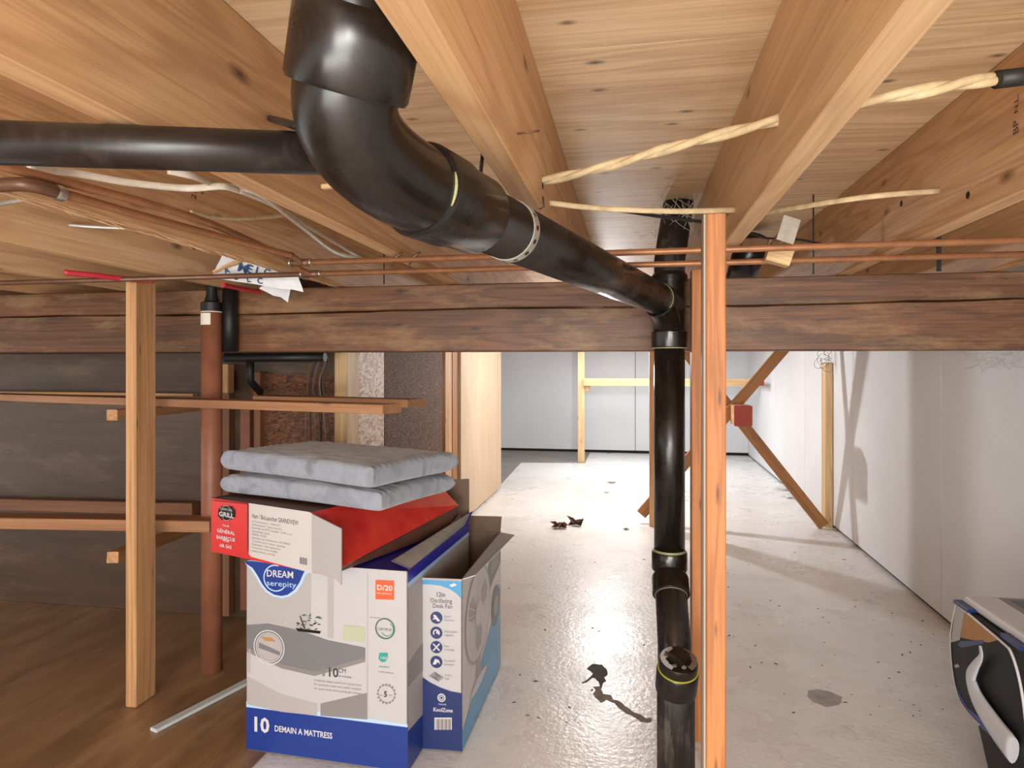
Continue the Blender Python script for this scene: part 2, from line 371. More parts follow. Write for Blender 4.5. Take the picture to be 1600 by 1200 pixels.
class Print:
    """flat print on a planar face; positions in picture coordinates cast on that face"""
    def __init__(s, o, u, v):
        s.o, s.u, s.v = Vector(o), Vector(u).normalized(), Vector(v).normalized(); s.v = (s.v - s.u * s.v.dot(s.u)).normalized()
        s.n = s.u.cross(s.v); s.new()
    def new(s): s.vs, s.fs, s.fm, s.mats = [], [], [], []; return s
    def P(s, px, py): q = on_plane(px, py, s.o, s.n) - s.o; return (q.dot(s.u), q.dot(s.v))
    def _add(s, vs2, fs, mat, layer):
        if mat not in s.mats: s.mats.append(mat)
        b = len(s.vs); s.vs += [s.o + s.u * a + s.v * c + s.n * (.0005 + .0004 * layer) for a, c in vs2]
        for f in fs: s.fs.append(tuple(b + i for i in f)); s.fm.append(s.mats.index(mat))
    def face(s, pts, mat, layer=0):          # pts in face metres
        tr = tessellate_polygon([[Vector((a, c, 0)) for a, c in pts]])
        fs = []
        for t in tr:
            a, b, c = [Vector(pts[i]) for i in t]
            cr = (b - a).x * (c - a).y - (b - a).y * (c - a).x
            fs.append(t if cr > 0 else t[::-1])
        s._add(pts, fs, mat, layer)
    def poly(s, pts, mat, layer=0): s.face([s.P(*p) for p in pts], mat, layer)
    def disc(s, px, py, r, mat, layer=0, n=28): # r in picture pixels (horizontal)
        c = s.P(px, py); R = (s.P(px, py + r)[1] - c[1])
        s.face([(c[0] + R * math.cos(2 * math.pi * k / n), c[1] + R * math.sin(2 * math.pi * k / n)) for k in range(n)], mat, layer)
    def ring(s, px, py, r, wd, mat, layer=0, n=36, a0=0, a1=360):
        c = s.P(px, py); R = abs(s.P(px, py + r)[1] - c[1]); r2 = R * (1 - wd)
        vs, fs = [], []
        for k in range(n + 1):
            a = math.radians(a0 + (a1 - a0) * k / n)
            vs += [(c[0] + R * math.cos(a), c[1] + R * math.sin(a)), (c[0] + r2 * math.cos(a), c[1] + r2 * math.sin(a))]
        for k in range(n): fs.append((2 * k, 2 * k + 2, 2 * k + 3, 2 * k + 1))
        s._add(vs, fs, mat, layer)
    def text(s, body, px, py, hpx, mat, layer=1, wpx=None, bold=0, rot=0):
        """left end of baseline at px,py; capital height hpx; optional total width wpx"""
        a, b = s.P(px, py); h = abs(s.P(px, py - hpx)[1] - b); size = h / .70
        vs, fs = text_mesh(body, size, bold * size)
        sx = 1
        if wpx:
            w0 = max(v.x for v in vs) - min(v.x for v in vs); sx = abs(s.P(px + wpx, py)[0] - a) / max(w0, 1e-6)
        cr, sr = math.cos(rot), math.sin(rot)
        s._add([(a + v.x * sx * cr - v.y * sr, b + v.x * sx * sr + v.y * cr) for v in vs], fs, mat, layer)
    def done(s, name, parent, label=None):
        o = mesh(name, s.vs, s.fs, None, parent, fmats=s.fm, mats=s.mats)
        if label: o['label'] = label
        s.new(); return o

# ================================================================== THE SETTING
JB, JT = CH + .285, CH + .285 + .235        # underside and top of the joists
BACK = 8.42
def wallx(y): return 1.262 + (y - 2.0) * .0228     # right wall runs slightly outwards
# floor
fl = struct(mesh('floor', boxv((-4.2, -3.2, -.12), (1.75, 8.7, 0)), BOXF, M['floor'], origin=Vector((0, 0, 0))))
fl['label'] = 'white painted concrete floor with scuffs and grit'
def jag(pts, amp, n=3, seed=1):
    rnd = random.Random(seed); out = []
    for i, p in enumerate(pts):
        q = pts[(i + 1) % len(pts)]
        for k in range(n):
            t = k / n; out.append((p[0] + (q[0] - p[0]) * t + rnd.uniform(-amp, amp), p[1] + (q[1] - p[1]) * t + rnd.uniform(-amp, amp)))
    return out
def flat(name, pts, z0, z1, mat, parent):
    n = len(pts); tr = tessellate_polygon([[Vector((a, b, 0)) for a, b in pts]]); fs = []
    for t in tr:
        a, b, c = [Vector(pts[i]) for i in t]
        t = tuple(t) if ((b - a).x * (c - a).y - (b - a).y * (c - a).x) > 0 else tuple(t[::-1])
        fs.append(tuple(i + n for i in t))
    area = sum(pts[i][0] * pts[(i + 1) % n][1] - pts[(i + 1) % n][0] * pts[i][1] for i in range(n))
    for i in range(n):
        j = (i + 1) % n; fs.append((i, j, j + n, i + n) if area > 0 else (j, i, i + n, j + n))
    return mesh(name, [(a, b, z0) for a, b in pts] + [(a, b, z1) for a, b in pts], fs, mat, parent)
fxy = lambda px, py: tuple(at_z(px, py, 0)[:2])
flat('bare_concrete', [(-4.1, 5.0), (-1.2, 5.0), (-1.16, 5.9), (-1.21, 7.35), (-.75, 7.42), (-.5, 7.45), (-.5, 8.4), (-4.1, 8.4)], -.001, .0009, M['bare'], fl)
M['chip'] = plain('chipped_concrete', '8d8378', .8, 0, .45, 45, .5)
M['chip_dark'] = plain('chipped_dark', '4b443d', .8, 0, .5, 60, .4)
cz = lambda L: [fxy(860 + x / 7.5, 980 + y / 7.5) for x, y in L]
flat('worn_patch', jag(cz([(505, 700), (530, 740), (500, 780), (520, 820), (560, 850), (590, 885), (630, 870), (660, 850), (700, 870), (750, 890), (780, 930), (830, 970), (880, 1010), (930, 1030), (980, 1050), (1020, 1080), (1060, 1110), (1130, 1120), (1190, 1110), (1180, 1060), (1120, 1070), (1060, 1030), (1020, 1010), (970, 1000), (930, 960), (880, 930), (830, 880), (790, 860), (740, 850), (710, 800), (660, 790), (620, 780), (600, 740), (590, 690)]), .0012, 2), 0, .0006, M['chip'], fl)
flat('stain_patch', jag(cz([(430, 490), (460, 455), (510, 430), (560, 440), (600, 440), (630, 470), (665, 500), (668, 560), (630, 590), (650, 630), (610, 660), (600, 720), (580, 690), (560, 640), (520, 600), (490, 590), (430, 640), (380, 660), (370, 650), (430, 615), (470, 580), (500, 550), (480, 520)]), .0015, 2, 3), 0, .0009, M['chip_dark'], fl)
flat('stain_patch', jag([fxy(*p) for p in [(1262, 1080), (1285, 1078), (1315, 1088), (1318, 1098), (1290, 1104), (1264, 1094)]], .006, 3, 5), 0, .0006, plain('floor_stain', 'a8a6a2', .6, 0, .35, 25), fl)
# brown covered floor on the left
bf = mesh('floor_left', boxv((-4.2, -3.1, .0005), (-.98, 2.62, .004)), BOXF, M['brownfloor']); struct(bf); bf['label'] = 'brown wood-look floor covering at the left of the cartons'
# back wall of drywall sheets
wb = struct(block('wall_back', (-4.2, BACK + .014, 0), (1.75, BACK + .1, 1.7), M['gap']))
edges = [-4.2, -2.38, .06, 1.6]
for a, b in zip(edges, edges[1:]):
    block('drywall_panel', (a + .003, BACK, .035), (b - .003, BACK + .013, 1.56), M['drywall_grey'], wb, .001)
# right wall
def wallpt(y, z, off=0): return Vector((wallx(y) + off, y, z))
wr = struct(mesh('wall_right', [wallpt(-3.2, 0, .014), wallpt(BACK, 0, .014), wallpt(BACK, 0, .1), wallpt(-3.2, 0, .1), wallpt(-3.2, 1.7, .014), wallpt(BACK, 1.7, .014), wallpt(BACK, 1.7, .1), wallpt(-3.2, 1.7, .1)], [f[::-1] for f in BOXF], M['gap']))
ed = [-3.2, -1.82, -.6, .62, 1.84, 3.06, 4.28, 5.5, 6.72, BACK - .004]
for a, b in zip(ed, ed[1:]):
    a += .0025; b -= .0025; z0 = .018
    vs = [wallpt(a, z0), wallpt(b, z0), wallpt(b, z0, .013), wallpt(a, z0, .013), wallpt(a, 1.56), wallpt(b, 1.56), wallpt(b, 1.56, .013), wallpt(a, 1.56, .013)]
    mesh('drywall_panel', vs, [f[::-1] for f in BOXF], M['drywall'], wr)
# ceiling: plywood sheets of the floor above
ce = struct(block('ceiling', (-4.2, -3.2, JT + .019), (1.75, 8.7, JT + .05), M['gap']))
for (ya, yb) in ((-3.2, -1.36), (-1.36, -.14), (-.14, 1.08), (1.08, 2.30), (2.30, 3.52), (3.52, 4.74), (4.74, 5.96), (5.96, 7.18), (7.18, 8.6)):
    for (xa, xb) in ((-4.2, -1.80), (-1.80, .636), (.636, 1.75)):
        block('plywood_panel', (xa + .0015, ya + .0015, JT + .0005), (xb - .0015, yb - .0015, JT + .0185), M['ply'], ce)
# dark wall at the left and the lit partition
WL = 2.55
wl = struct(block('wall_left', (-4.2, WL + .012, 0), (-1.14, WL + .09, JT), M['gap']))
for (za, zb, xa, xb) in ((.004, .43, -4.2, -1.15), (.434, .905, -4.2, -2.1), (.434, .905, -2.096, -1.15), (.909, 1.12, -4.2, -1.15), (1.124, 1.56, -4.2, -1.15)):
    block('wall_panel', (xa, WL, za), (xb, WL + .011, zb), M['darkwall'], wl, .0015)
PX = -1.13
def yat(px): return at_x(px, 577, PX).y
wm = struct(block('wall_middle', (PX - .1, WL + .1, 0), (PX - .024, 5.72, JT), M['gap']))
block('corner_stud', (PX - .05, WL - .035, 0), (PX + .004, WL + .085, JB), M['stud_pale'], wm, .003)
block('osb_panel', (PX - .024, yat(561), .01), (PX - .012, yat(604), JB), M['osb_pale'], wm)
block('strand_panel', (PX - .024, yat(604) + .003, .01), (PX - .010, yat(694), JB), M['strand'], wm)
block('stud', (PX - .05, yat(696), 0), (PX, yat(706), JB), M['stud'], wm, .002)
block('stud', (PX - .06, yat(708.5), 0), (PX - .006, yat(716), JB), M['brace'], wm, .002)
block('plywood_panel', (PX - .03, yat(717.5), .02), (PX + .012, yat(781), JB), M['ply_side'], wm, .002)
# brown OSB sheet and studs on the dark wall near the corner
o = mesh('osb_panel', boxv((at_y(505, 600, WL).x, WL - .013, .3), (at_y(545, 600, WL).x, WL - .001, 1.03)), BOXF, M['osb_brown'], wl)
o = mesh('osb_panel', boxv((at_y(392, 600, WL).x, WL - .009, .3), (at_y(503, 600, WL).x, WL - .001, 1.03)), BOXF, M['osb_brown'], wl)
for (a, b, mt, z0, z1) in ((347, 367, 'old_board', 0.02, 1.04), (384, 399, 'column', .05, .90), (405, 415, 'old_board', .05, 1.04)):
    block('stud', (at_y(a, 600, WL).x, WL - .042, z0), (at_y(b, 600, WL).x, WL - .002, z1), M[mt], wl, .002)

# ================================================================== BEAM AND JOISTS
BY = 2.14
bm_ = empty('support_beam', (-1.2, BY, CH + .06), 'long reddish-brown stained timber beam with a lengthwise crack carrying all the joists', 'beam')
def timber(z0l, z1l, z0r, z1r, y0, y1, seed):
    rnd = random.Random(seed); n = 60; x0, x1 = -4.1, wallx(BY) - .003; vs, fs = [], []
    for i in range(n + 1):
        t = i / n; x = x0 + (x1 - x0) * t; za = z0l + (z0r - z0l) * t; zb = z1l + (z1r - z1l) * t
        if seed == 1: zb += rnd.uniform(-.0016, .0016) + .003 * math.sin(t * 21)
        else: za += rnd.uniform(-.0016, .0016) + .003 * math.sin(t * 21 + .05)
        b = .003; dy = rnd.uniform(-.0008, .0008)
        vs += [(x, y0 + b + dy, za), (x, y0 + dy, za + b), (x, y0 + dy, zb - b), (x, y0 + b + dy, zb), (x, y1, zb), (x, y1, za)]
    for i in range(n):
        for k in range(6): fs.append((i * 6 + k, i * 6 + (k + 1) % 6, i * 6 + 6 + (k + 1) % 6, i * 6 + 6 + k)[::-1])
    fs.append(tuple(range(6))[::1]); fs.append(tuple(n * 6 + k for k in range(5, -1, -1)))
    o = mesh('timber', vs, fs, M['beam_x'], bm_); return o
M['beam_x'] = wood('beam_stained_x', '7b5030', '5f3c22', '29180c', axis='x', rough=.5, rings=15, ring_amt=.4, knots=.85, knot='1c0f0a', stain='9c7d58', grime=.45, kscale=(7, 2.2), fine_amt=2.4)
timber(CH + .066, CH + .191, CH + .056, CH + .199, BY, BY + .11, 1)
timber(CH + .194, JB - .0015, CH + .2025, JB - .0015, BY, BY + .11, 2)
js = {}
def joist(xc, label, mat, jit=0, segs=1, y0=-3.1, y1=BACK - .01):
    o = lumber('floor_joist', (xc, y0, (JB + JT) / 2), (xc, y1, (JB + JT) / 2), .038, .2345, mat, segs=segs, jit=jit)
    return tag(o, label, 'joist', 'floor joists under the plywood')
JX = {k: -.177 + .406 * k for k in range(-7, 4)}
jl = {-7: 'floor joist hidden deep in the dark far left corner above the beam end', -6: 'second floor joist from the dark left corner', -5: 'short-looking floor joist above the dark left wall, left of the two bright ones',
      -4: 'floor joist at far left, directly above the upper end of the red tube', -3: 'pale floor joist left of the splintered one, with a grey cable along its side',
      -2: 'splintered rough-bottomed floor joist carrying the lengthwise copper pipes', -1: 'wide floor joist at upper left crossed by the horizontal black pipe',
      0: 'floor joist directly right of the big black elbow, with cable holes', 1: 'floor joist right of centre ending above the twin orange studs',
      2: 'knotty floor joist at upper right with a stamped letter mark', 3: 'rightmost floor joist next to the white side wall'}
for k, x in JX.items():
    js[k] = joist(x, jl[k], M['joist_pale'] if k in (-3, -4, 1) else M['joist'], jit=.0012 if k == -2 else 0, segs=120 if k == -2 else 1)
# splinters on the rough joist underside
vs, fs = [], []; rnd = random.Random(4)
for i in range(170):
    y = rnd.uniform(.2, 2.1); x = JX[-2] + rnd.uniform(-.017, .017); L = rnd.uniform(.02, .09); wd = rnd.uniform(.001, .003); dz = rnd.uniform(.001, .007)
    b = len(vs); vs += [(x - wd, y, JB - .0002), (x + wd, y, JB - .0002), (x + rnd.uniform(-.004, .004), y + L, JB - dz), (x, y + .01, JB - .003)]
    fs += [(b, b + 1, b + 2), (b, b + 3, b + 2), (b + 1, b + 2, b + 3), (b, b + 1, b + 3)]
s_ = mesh('splinters', vs, fs, M['joist_pale'], js[-2]); s_['kind'] = 'stuff'; s_['label'] = 'torn raised splinters along the underside'
# stamped letters on two joists
pr = Print((JX[2] - .019, 0, CH), (0, -1, 0), (0, 0, 1))
pr.text('BP', 1592, 208, 15, M['ink'], 1, rot=math.pi / 2); pr.text('N.L.', 1592, 175, 12, M['ink'], 1, rot=math.pi / 2); pr.done('stamp', js[2], 'black stamped letters')
pr = Print((JX[-2] + .019, 0, CH), (0, 1, 0), (0, 0, 1))
pr.text('27', 306, 313, 12, M['ink'], 1, rot=math.pi / 2); pr.text('KD', 318, 305, 7, M['ink'], 1, rot=math.pi / 2); pr.done('stamp', js[-2], 'black stamped number')
# pipe hole in the joist left of the splintered one
d_ = at_x(303, 384, JX[-3] + .0195)
lathe('cable_hole', d_ - Vector((.004, 0, 0)), (1, 0, 0), [(0, .013), (.004, .013), (.0045, .011)], M['gap'], js[-3], 20)['label'] = 'dark bored hole'
for px, py, k in ((805, 208, 0), (848, 290, 0), (1408, 318, 2), (1512, 305, 2)):
    X = JX[k] + (.0195 if k == 0 else -.0195); q = at_x(px, py, X); sg = 1 if k == 0 else -1
    if k == 2 or px == 848:
        lathe('cable_hole', q - Vector((.004 * sg, 0, 0)), (sg, 0, 0), [(0, .007), (.004, .007), (.0045, .006)], M['gap'], js[k], 18)
nl = at_x(808, 209, JX[0] + .019)
tube('nail', [nl, nl + Vector((.022, .004, .003)), nl + Vector((.03, .01, .006))], .0016, M['copper_dark'], js[0], 6)
nl = at_x(843, 318, JX[0] + .019)
tube('nail', [nl + Vector((.006, 0, .012)), nl + Vector((.008, 0, -.006)), nl + Vector((0, 0, -.01))], .0014, M['ink'], js[0], 6)

# ================================================================== POSTS
ps = empty('wood_post', at_z(205, 1107, 0), 'pale wooden post standing alone in front of the dark left wall', 'post')
pz = at_z(212, 1107, .004); 
block('stud', (pz.x - .037, pz.y, .0045), (pz.x, pz.y + .089, JB - .006), M['stud'], ps, .003)
for i, (px, l, mt) in enumerate(((1117, 'front orange wooden stud of the pair beside the black pipe', 'stud_orange'), (1089, 'narrower rear orange stud just left of the front stud', 'stud_orange'))):
    if i == 0:
        a = at_d(1103.5, 577, 1.13); b = at_d(1134, 577, 1.13); z1 = CH + (577 - 333) * 1.13 / F
        o = mesh('wood_stud', boxv((min(a.x, b.x), a.y, .0), (b.x, a.y + .089, z1)), BOXF, M[mt])
    else:
        a = at_d(1081, 577, 1.87); b = at_d(1104, 577, 1.86); z1 = JB - .002
        o = mesh('wood_stud', boxv((a.x, a.y, 0), (b.x, a.y + .06, z1)), BOXF, M[mt])
    bevel(o, .002); tag(o, l, 'stud')
# pale edge strip on the front stud (second lamination seen between the two)
a = at_d(1099.5, 577, 1.14); b = at_d(1104.2, 577, 1.14)
o = mesh('packing_strip', boxv((a.x, a.y - .001, 0), (b.x - .0006, a.y + .03, CH + (577 - 333) * 1.13 / F)), BOXF, plain('strip_grey', 'a89f92', .95, spec=.1)); tag(o, 'thin grey-white packing strip on the left edge of the front orange stud', 'strip')
# frame with crossed braces, back room
fy = 4.66
def ext(p, q, z): t = (z - p.z) / (q.z - p.z); return p + (q - p) * t
a = at_y(1012, 792, fy - .045); b = at_y(1222, 548, fy - .045)
o = lumber('diagonal_brace', ext(a, b, .06), ext(a, b, JB - .01), .07, .036, M['brace'], up=(0, 1, 0)); tag(o, 'diagonal timber brace rising to the right under the beam', 'brace')
a = at_y(1276, 808, fy); b = at_y(1160, 662, fy)
o = lumber('diagonal_brace', ext(a, b, .02), ext(a, b, JB - .01), .07, .036, M['brace'], up=(0, 1, 0)); tag(o, 'diagonal timber brace running down to the foot of the wall stud', 'brace')
sx = at_z(1022, 821, 0)
o = mesh('wood_stud', boxv((.125, fy - .14, 0), (.214, fy - .10, JB - .001)), BOXF, M['stud']); bevel(o, .002); tag(o, 'wooden stud standing in the back room directly behind the black drain pipe', 'stud')
x1 = wallx(4.7)
o = mesh('wood_stud', boxv((x1 - .05, 4.70, 0), (x1 - .002, 4.789, CH + .045)), BOXF, M['stud_pale']); bevel(o, .002); tag(o, 'short pale stud against the white right wall with wire tied on top', 'stud')
# tangle of wire on that stud
t0 = Vector((x1 - .03, 4.69, CH + .075)); rnd = random.Random(5); vs, fs = [], []
for i in range(9):
    c = t0 + Vector((rnd.uniform(-.03, .02), rnd.uniform(-.02, .0), rnd.uniform(-.05, .04))); r = rnd.uniform(.03, .07); a0 = rnd.uniform(0, 6)
    ax = Vector((rnd.uniform(-1, 1), rnd.uniform(-.4, .4), rnd.uniform(-1, 1))).normalized(); bx = ax.cross(Vector((0, 1, .2))).normalized()
    pts = [c + ax * r * math.cos(a0 + k * .55) * .8 + bx * r * .55 * math.sin(a0 + k * .55) + Vector((-.025, -.02, 0)) for k in range(11)]
    v, f = sweep(smooth_path(pts, 3), .0016, 5); b0 = len(vs); vs += v; fs += [tuple(i2 + b0 for i2 in q) for q in f]
o = mesh('wire_tangle', vs, fs, M['twine'], None, True); tag(o, 'loose tangle of thin wire tied on top of the short stud', 'wire')
for v in o.data.vertices: v.co.x = min(v.co.x, .035)
# red ended block
p = at_d(1161.5, 650, 4.24)
rb = empty('lumber_block', (p.x, p.y, p.z - .05), 'square timber with a red painted end sticking out toward the viewer beside the studs', 'timber')
lumber('timber', p + Vector((0, .012, 0)), Vector((p.x, fy - .061, p.z)), .111, .132, M['stud'], rb, bev=.005)
lumber('painted_end', p, p + Vector((0, .0125, 0)), .1115, .1325, M['red'], rb, bev=.007)['label'] = 'red painted end'
# back room stud and rail
q = at_z(909, 722, 0)
o = mesh('wood_stud', boxv((q.x - .045, q.y, 0), (q.x + .03, q.y + .04, JB - .001)), BOXF, M['stud_pale']); bevel(o, .002); tag(o, 'pale stud farthest back, standing in front of the grey back wall', 'stud')
ra = at_y(912, 597, q.y - .03); rb_ = at_y(1178, 597, q.y - .03)
o = lumber('rail', ra, Vector((wallx(q.y) - .03, rb_.y, ra.z)), .04, .085, M['stud_pale']); tag(o, 'pale horizontal rail nailed across the back room', 'rail')
o = block('rail_block', (q.x + .0305, q.y + .0, ra.z - .10), (q.x + .09, q.y + .038, ra.z - .044), M['stud_pale'], None, .004); tag(o, 'small wooden cleat under the left end of the back rail', 'block')
p = at_d(1190, 599, 6.6)
o = lumber('rail_block', p, p + Vector((0, .5, 0)), .05, .045, M['red']); tag(o, 'tiny red-ended timber near the back right corner', 'block')

# ================================================================== DRAIN PIPE
dp = empty('drain_pipe', at_d(1056, 1190, 1.75), 'large black plastic drain with elbow, sloping run, wye and upright stack', 'pipe')
def camv(x, z, d): # camera-frame right, up, depth -> world
    return Vector((x * CT - d * ST, x * ST + d * CT, CH + z))
def lin_d(d): return camv(-.109 + .478 * (d - .78), .2115 - .0115 * (d - .78), d)
run = (lin_d(1.9) - lin_d(.78)).normalized()
E = lin_d(.775)
side = run.cross(Vector((0, 0, 1))).normalized()
rimc = at_d(541, 146, .650)                                   # centre of the hub mouth, seen from below
upv = (Vector((0, 0, 1)) + Vector((CT, ST, 0)) * .30 - Vector((-ST, CT, 0)) * .42).normalized()
h1_, h2_ = E - run * .062, rimc - upv * .046
arc = [E + run * .02] + [E * (1 - t) ** 3 + h1_ * 3 * t * (1 - t) ** 2 + h2_ * 3 * t * t * (1 - t) + rimc * t ** 3 for t in [k / 20 for k in range(21)]]
arc.append(rimc + upv * .05)
tube('elbow', arc, .0515, M['abs'], dp, 48)
top = arc[-2]
lathe('elbow_hub', top + upv * .002, upv, [(0, .053), (0, .0585), (.004, .0605), (.066, .0605), (.074, .055), (.074, .0445)], M['abs'], dp, 48)
up0, up1 = top + upv * .035, top + upv * .085
up1x = Vector((min(up1.x, JX[0] - .068), up1.y, up1.z))
tube('upper_pipe', smooth_path([up0, up1x + Vector((0, 0, .01)), Vector((up1x.x, up1x.y - .004, JT - .002))], 6), .0445, M['abs'], dp, 40)
lathe('coupling', E + run * .004, run, [(0, .050), (0, .0555), (.003, .057), (.06, .057), (.064, .0535), (.135, .0535), (.142, .050), (.142, .0445)], M['abs'], dp, 48)
lathe('glue_ring', E + run * .0, run, [(0, .0515), (.004, .0535)], M['rubber'], dp, 40)
for a0, a1, rd in ((-.5, .25, .0022), (2.1, 2.5, .0028)):
    s1_ = side; s2_ = Vector((0, 0, 1)); s2_ = (s2_ - run * s2_.dot(run)).normalized(); s1_ = run.cross(s2_)
    tube('glue_smear', [E + run * .002 + (s1_ * math.cos(a0 + (a1 - a0) * k / 8) + s2_ * math.sin(a0 + (a1 - a0) * k / 8)) * .0525 for k in range(9)], [rd * (.4 + .6 * math.sin(math.pi * (k + .5) / 9)) for k in range(9)], M['glue'], dp, 8)['label'] = 'dab of yellowish cement at the elbow joint'
lathe('glue_ring', E + run * .143, run, [(0, .0450), (.003, .0456)], M['galv'], dp, 40)
end = lin_d(1.87)
tube('sloping_pipe', [E + run * .12, end], .0445, M['abs'], dp, 48)
lathe('glue_ring', end - run * .012, run, [(0, .0448), (.003, .0462)], M['glue'], dp, 40)
# wye and stack
ax_d = 1.955
def st(px, py, d): return at_d(px, py, d)
w0 = st(1046, 455, ax_d); 
wz = camv((1046 - HX) / F * ax_d, 0, ax_d)
def col(z): return Vector((wz.x, wz.y, z))
zf = lambda py, d=ax_d: CH + (HY - py) * d / F
tube('wye_branch', [end - run * .008, end + run * .03, col(zf(478)) ], .0475, M['abs'], dp, 40)
tube('wye_curve', smooth_path([end + run * .0 + Vector((0, 0, -.012)), (end + col(zf(500))) / 2 + Vector((0, 0, -.01)), col(zf(512))], 6), .041, M['abs'], dp, 32)
lathe('wye_body', col(zf(543)), (0, 0, 1), [(0, .0445), (0, .0515), (.003, .0525), (.045, .0525), (.05, .047), (zf(440) - zf(543), .047), (zf(440) - zf(543), .0525), (zf(436) - zf(543) + .008, .0525), (zf(432) - zf(543) + .012, .044)], M['abs'], dp, 40)
lathe('glue_ring', col(zf(545)), (0, 0, 1), [(0, .0450), (.0005, .0522), (.003, .0522)], M['glue'], dp, 40)
tube('vertical_pipe', [col(zf(545)), col(zf(862))], .0445, M['abs'], dp, 40)
vt = at_z(1056, 300, JT + .01); vb = col(zf(436)); vm = col(zf(408))
vtop = camv((1060 - HX) / F * 2.07, JT - CH, 2.07)
tube('vent_pipe', [vb, vm, vm + (vtop - vm) * .25 , vtop], [.0445, .0445, .0455, .0455], M['abs_dusty'], dp, 36)
# lower offset with couplings and cleanout
c1a, c1b = col(zf(862)), col(zf(890))
lathe('coupling', c1b, (0, 0, 1), [(0, .046), (0, .050), (.003, .0515), (.052, .0515), (.055, .050), (.055, .0445)], M['abs'], dp, 40)
lathe('glue_ring', c1a + Vector((0, 0, .002)), (0, 0, 1), [(0, .0465), (.006, .0455)], M['glue'], dp, 40)
low = Vector(camv((1054 - HX) / F * 1.78, 0, 1.78)); 
zl = lambda py, d=1.78: CH + (HY - py) * d / F
p_lo = Vector((low.x, low.y, zl(1010)))
dirn = (p_lo - c1b).normalized()
tube('offset_pipe', [c1b + Vector((0, 0, .01)), c1b + dirn * .05, p_lo, Vector((low.x, low.y, zl(1060)))], .0445, M['abs'], dp, 36)
lathe('coupling', c1b + dirn * .025, dirn, [(0, .0455), (0, .051), (.004, .0525), (.056, .0525), (.058, .0455)], M['abs'], dp, 40)
lathe('glue_ring', c1b + dirn * .084, dirn, [(0, .0455), (.003, .0455)], M['galv'], dp, 40)
cl = camv((1056 - HX) / F * 1.70, 0, 1.70)
czt = CH + (HY - 1044) * 1.70 / F
tube('cleanout_body', [Vector((cl.x, cl.y, .002)), Vector((cl.x, cl.y, czt - .10)), Vector((cl.x, cl.y, czt - .03))], .0475, M['abs_dusty'], dp, 40)
cdir = (Vector((0, 0, 1)) * .93 + (CAM - cl).normalized() * .0 + Vector((ST, -CT, 0)) * .30).normalized()
cb = Vector((cl.x, cl.y, czt - .055))
lathe('cleanout_hub', cb, cdir, [(0, .048), (.004, .0525), (.062, .0525), (.066, .050), (.066, .044)], M['abs'], dp, 40)
lathe('glue_ring', cb + cdir * .0665, cdir, [(0, .0508), (.003, .0512)], M['glue_bright'], dp, 40)['label'] = 'bright yellow cement ring'
cap = lathe('cleanout_plug', cb + cdir * .068, cdir, [(0, .0485), (.02, .0485), (.026, .046), (.027, .028), (.028, .026)], M['abs'], dp, 40)
cap['label'] = 'round threaded plug with a raised square, paint spatters and painted highlights'
n_ = cdir; u_ = n_.cross(Vector((CT, ST, 0))).normalized(); v_ = Vector((CT, ST, 0)); v_ = (v_ - n_ * v_.dot(n_)).normalized(); u_ = v_.cross(n_)
sqc = cb + cdir * .095; vs = []
ra_ = math.radians(38); u2 = u_ * math.cos(ra_) + v_ * math.sin(ra_); v2 = v_ * math.cos(ra_) - u_ * math.sin(ra_)
for h in (0, .02):
    for a, b in ((-1, -1), (1, -1), (1, 1), (-1, 1)): vs.append(sqc + u2 * a * .019 + v2 * b * .019 + n_ * h)
mesh('square_boss', vs, BOXF, M['abs'], cap)
pr = Print(cb + cdir * .0955, v_, u_ * -1 if u_.dot(Vector((0, 0, 1))) < 0 else u_)
rnd = random.Random(8)
for a0, a1, mt in ((100, 235, 'silver'), (-60, 60, 'kraft')):  # pale arc and patches paint highlights onto the plug face, among the spatter
    L_ = [(.0455 * math.cos(math.radians(a0 + (a1 - a0) * k / 12)), .0455 * math.sin(math.radians(a0 + (a1 - a0) * k / 12))) for k in range(13)]
    pr.face(L_ + [(x * .66 * (1 + .06 * (i % 3)), y * .66) for i, (x, y) in enumerate(L_[::-1])], M[mt], 0)
if pr.n.dot(cdir) < 0: pr.n = -pr.n
for i in range(16):
    a = rnd.uniform(0, 6.28); rr = rnd.uniform(.027, .038); c = (rr * math.cos(a), rr * math.sin(a)); s = rnd.uniform(.003, .008)
    pr.face([(c[0] + s * rnd.uniform(.5, 1.2) * math.cos(k * .9), c[1] + s * rnd.uniform(.4, 1) * math.sin(k * .9)) for k in range(7)], M['c_grey'] if i % 3 else M['kraft'], 1)
pr.done('spatter_and_highlights', cap)
# strap around the sloping run
sp_ = lin_d(1.0)
stp = empty('pipe_strap', sp_, 'grey perforated metal strap wrapped around the sloping black pipe', 'strap')
lathe('band', sp_ - run * .009, run, [(0, .0449), (0, .0464), (.018, .0464), (.018, .0449)], M['galv'], stp, 48)
hole_v, hole_f = [], []
for k in range(14):
    a = 2 * math.pi * k / 14; s1 = side; r1 = s1 * math.cos(a) + run.cross(s1) * math.sin(a); t1 = run.cross(r1)
    c = sp_ + r1 * .0466; b0 = len(hole_v); hole_v += [c + run * .0042 * math.cos(j * .785) + t1 * .0042 * math.sin(j * .785) for j in range(8)]; hole_f.append(tuple(b0 + j for j in range(8)))
    hole_f[-1] = hole_f[-1][::-1] if False else hole_f[-1]
mesh('strap_holes', hole_v, hole_f, M['rubber'], stp)['label'] = 'dark punched holes'
hs = sp_ + Vector((-.0, 0, .047)); he = Vector((JX[0] - .0205, hs.y - .04, JB + .03))
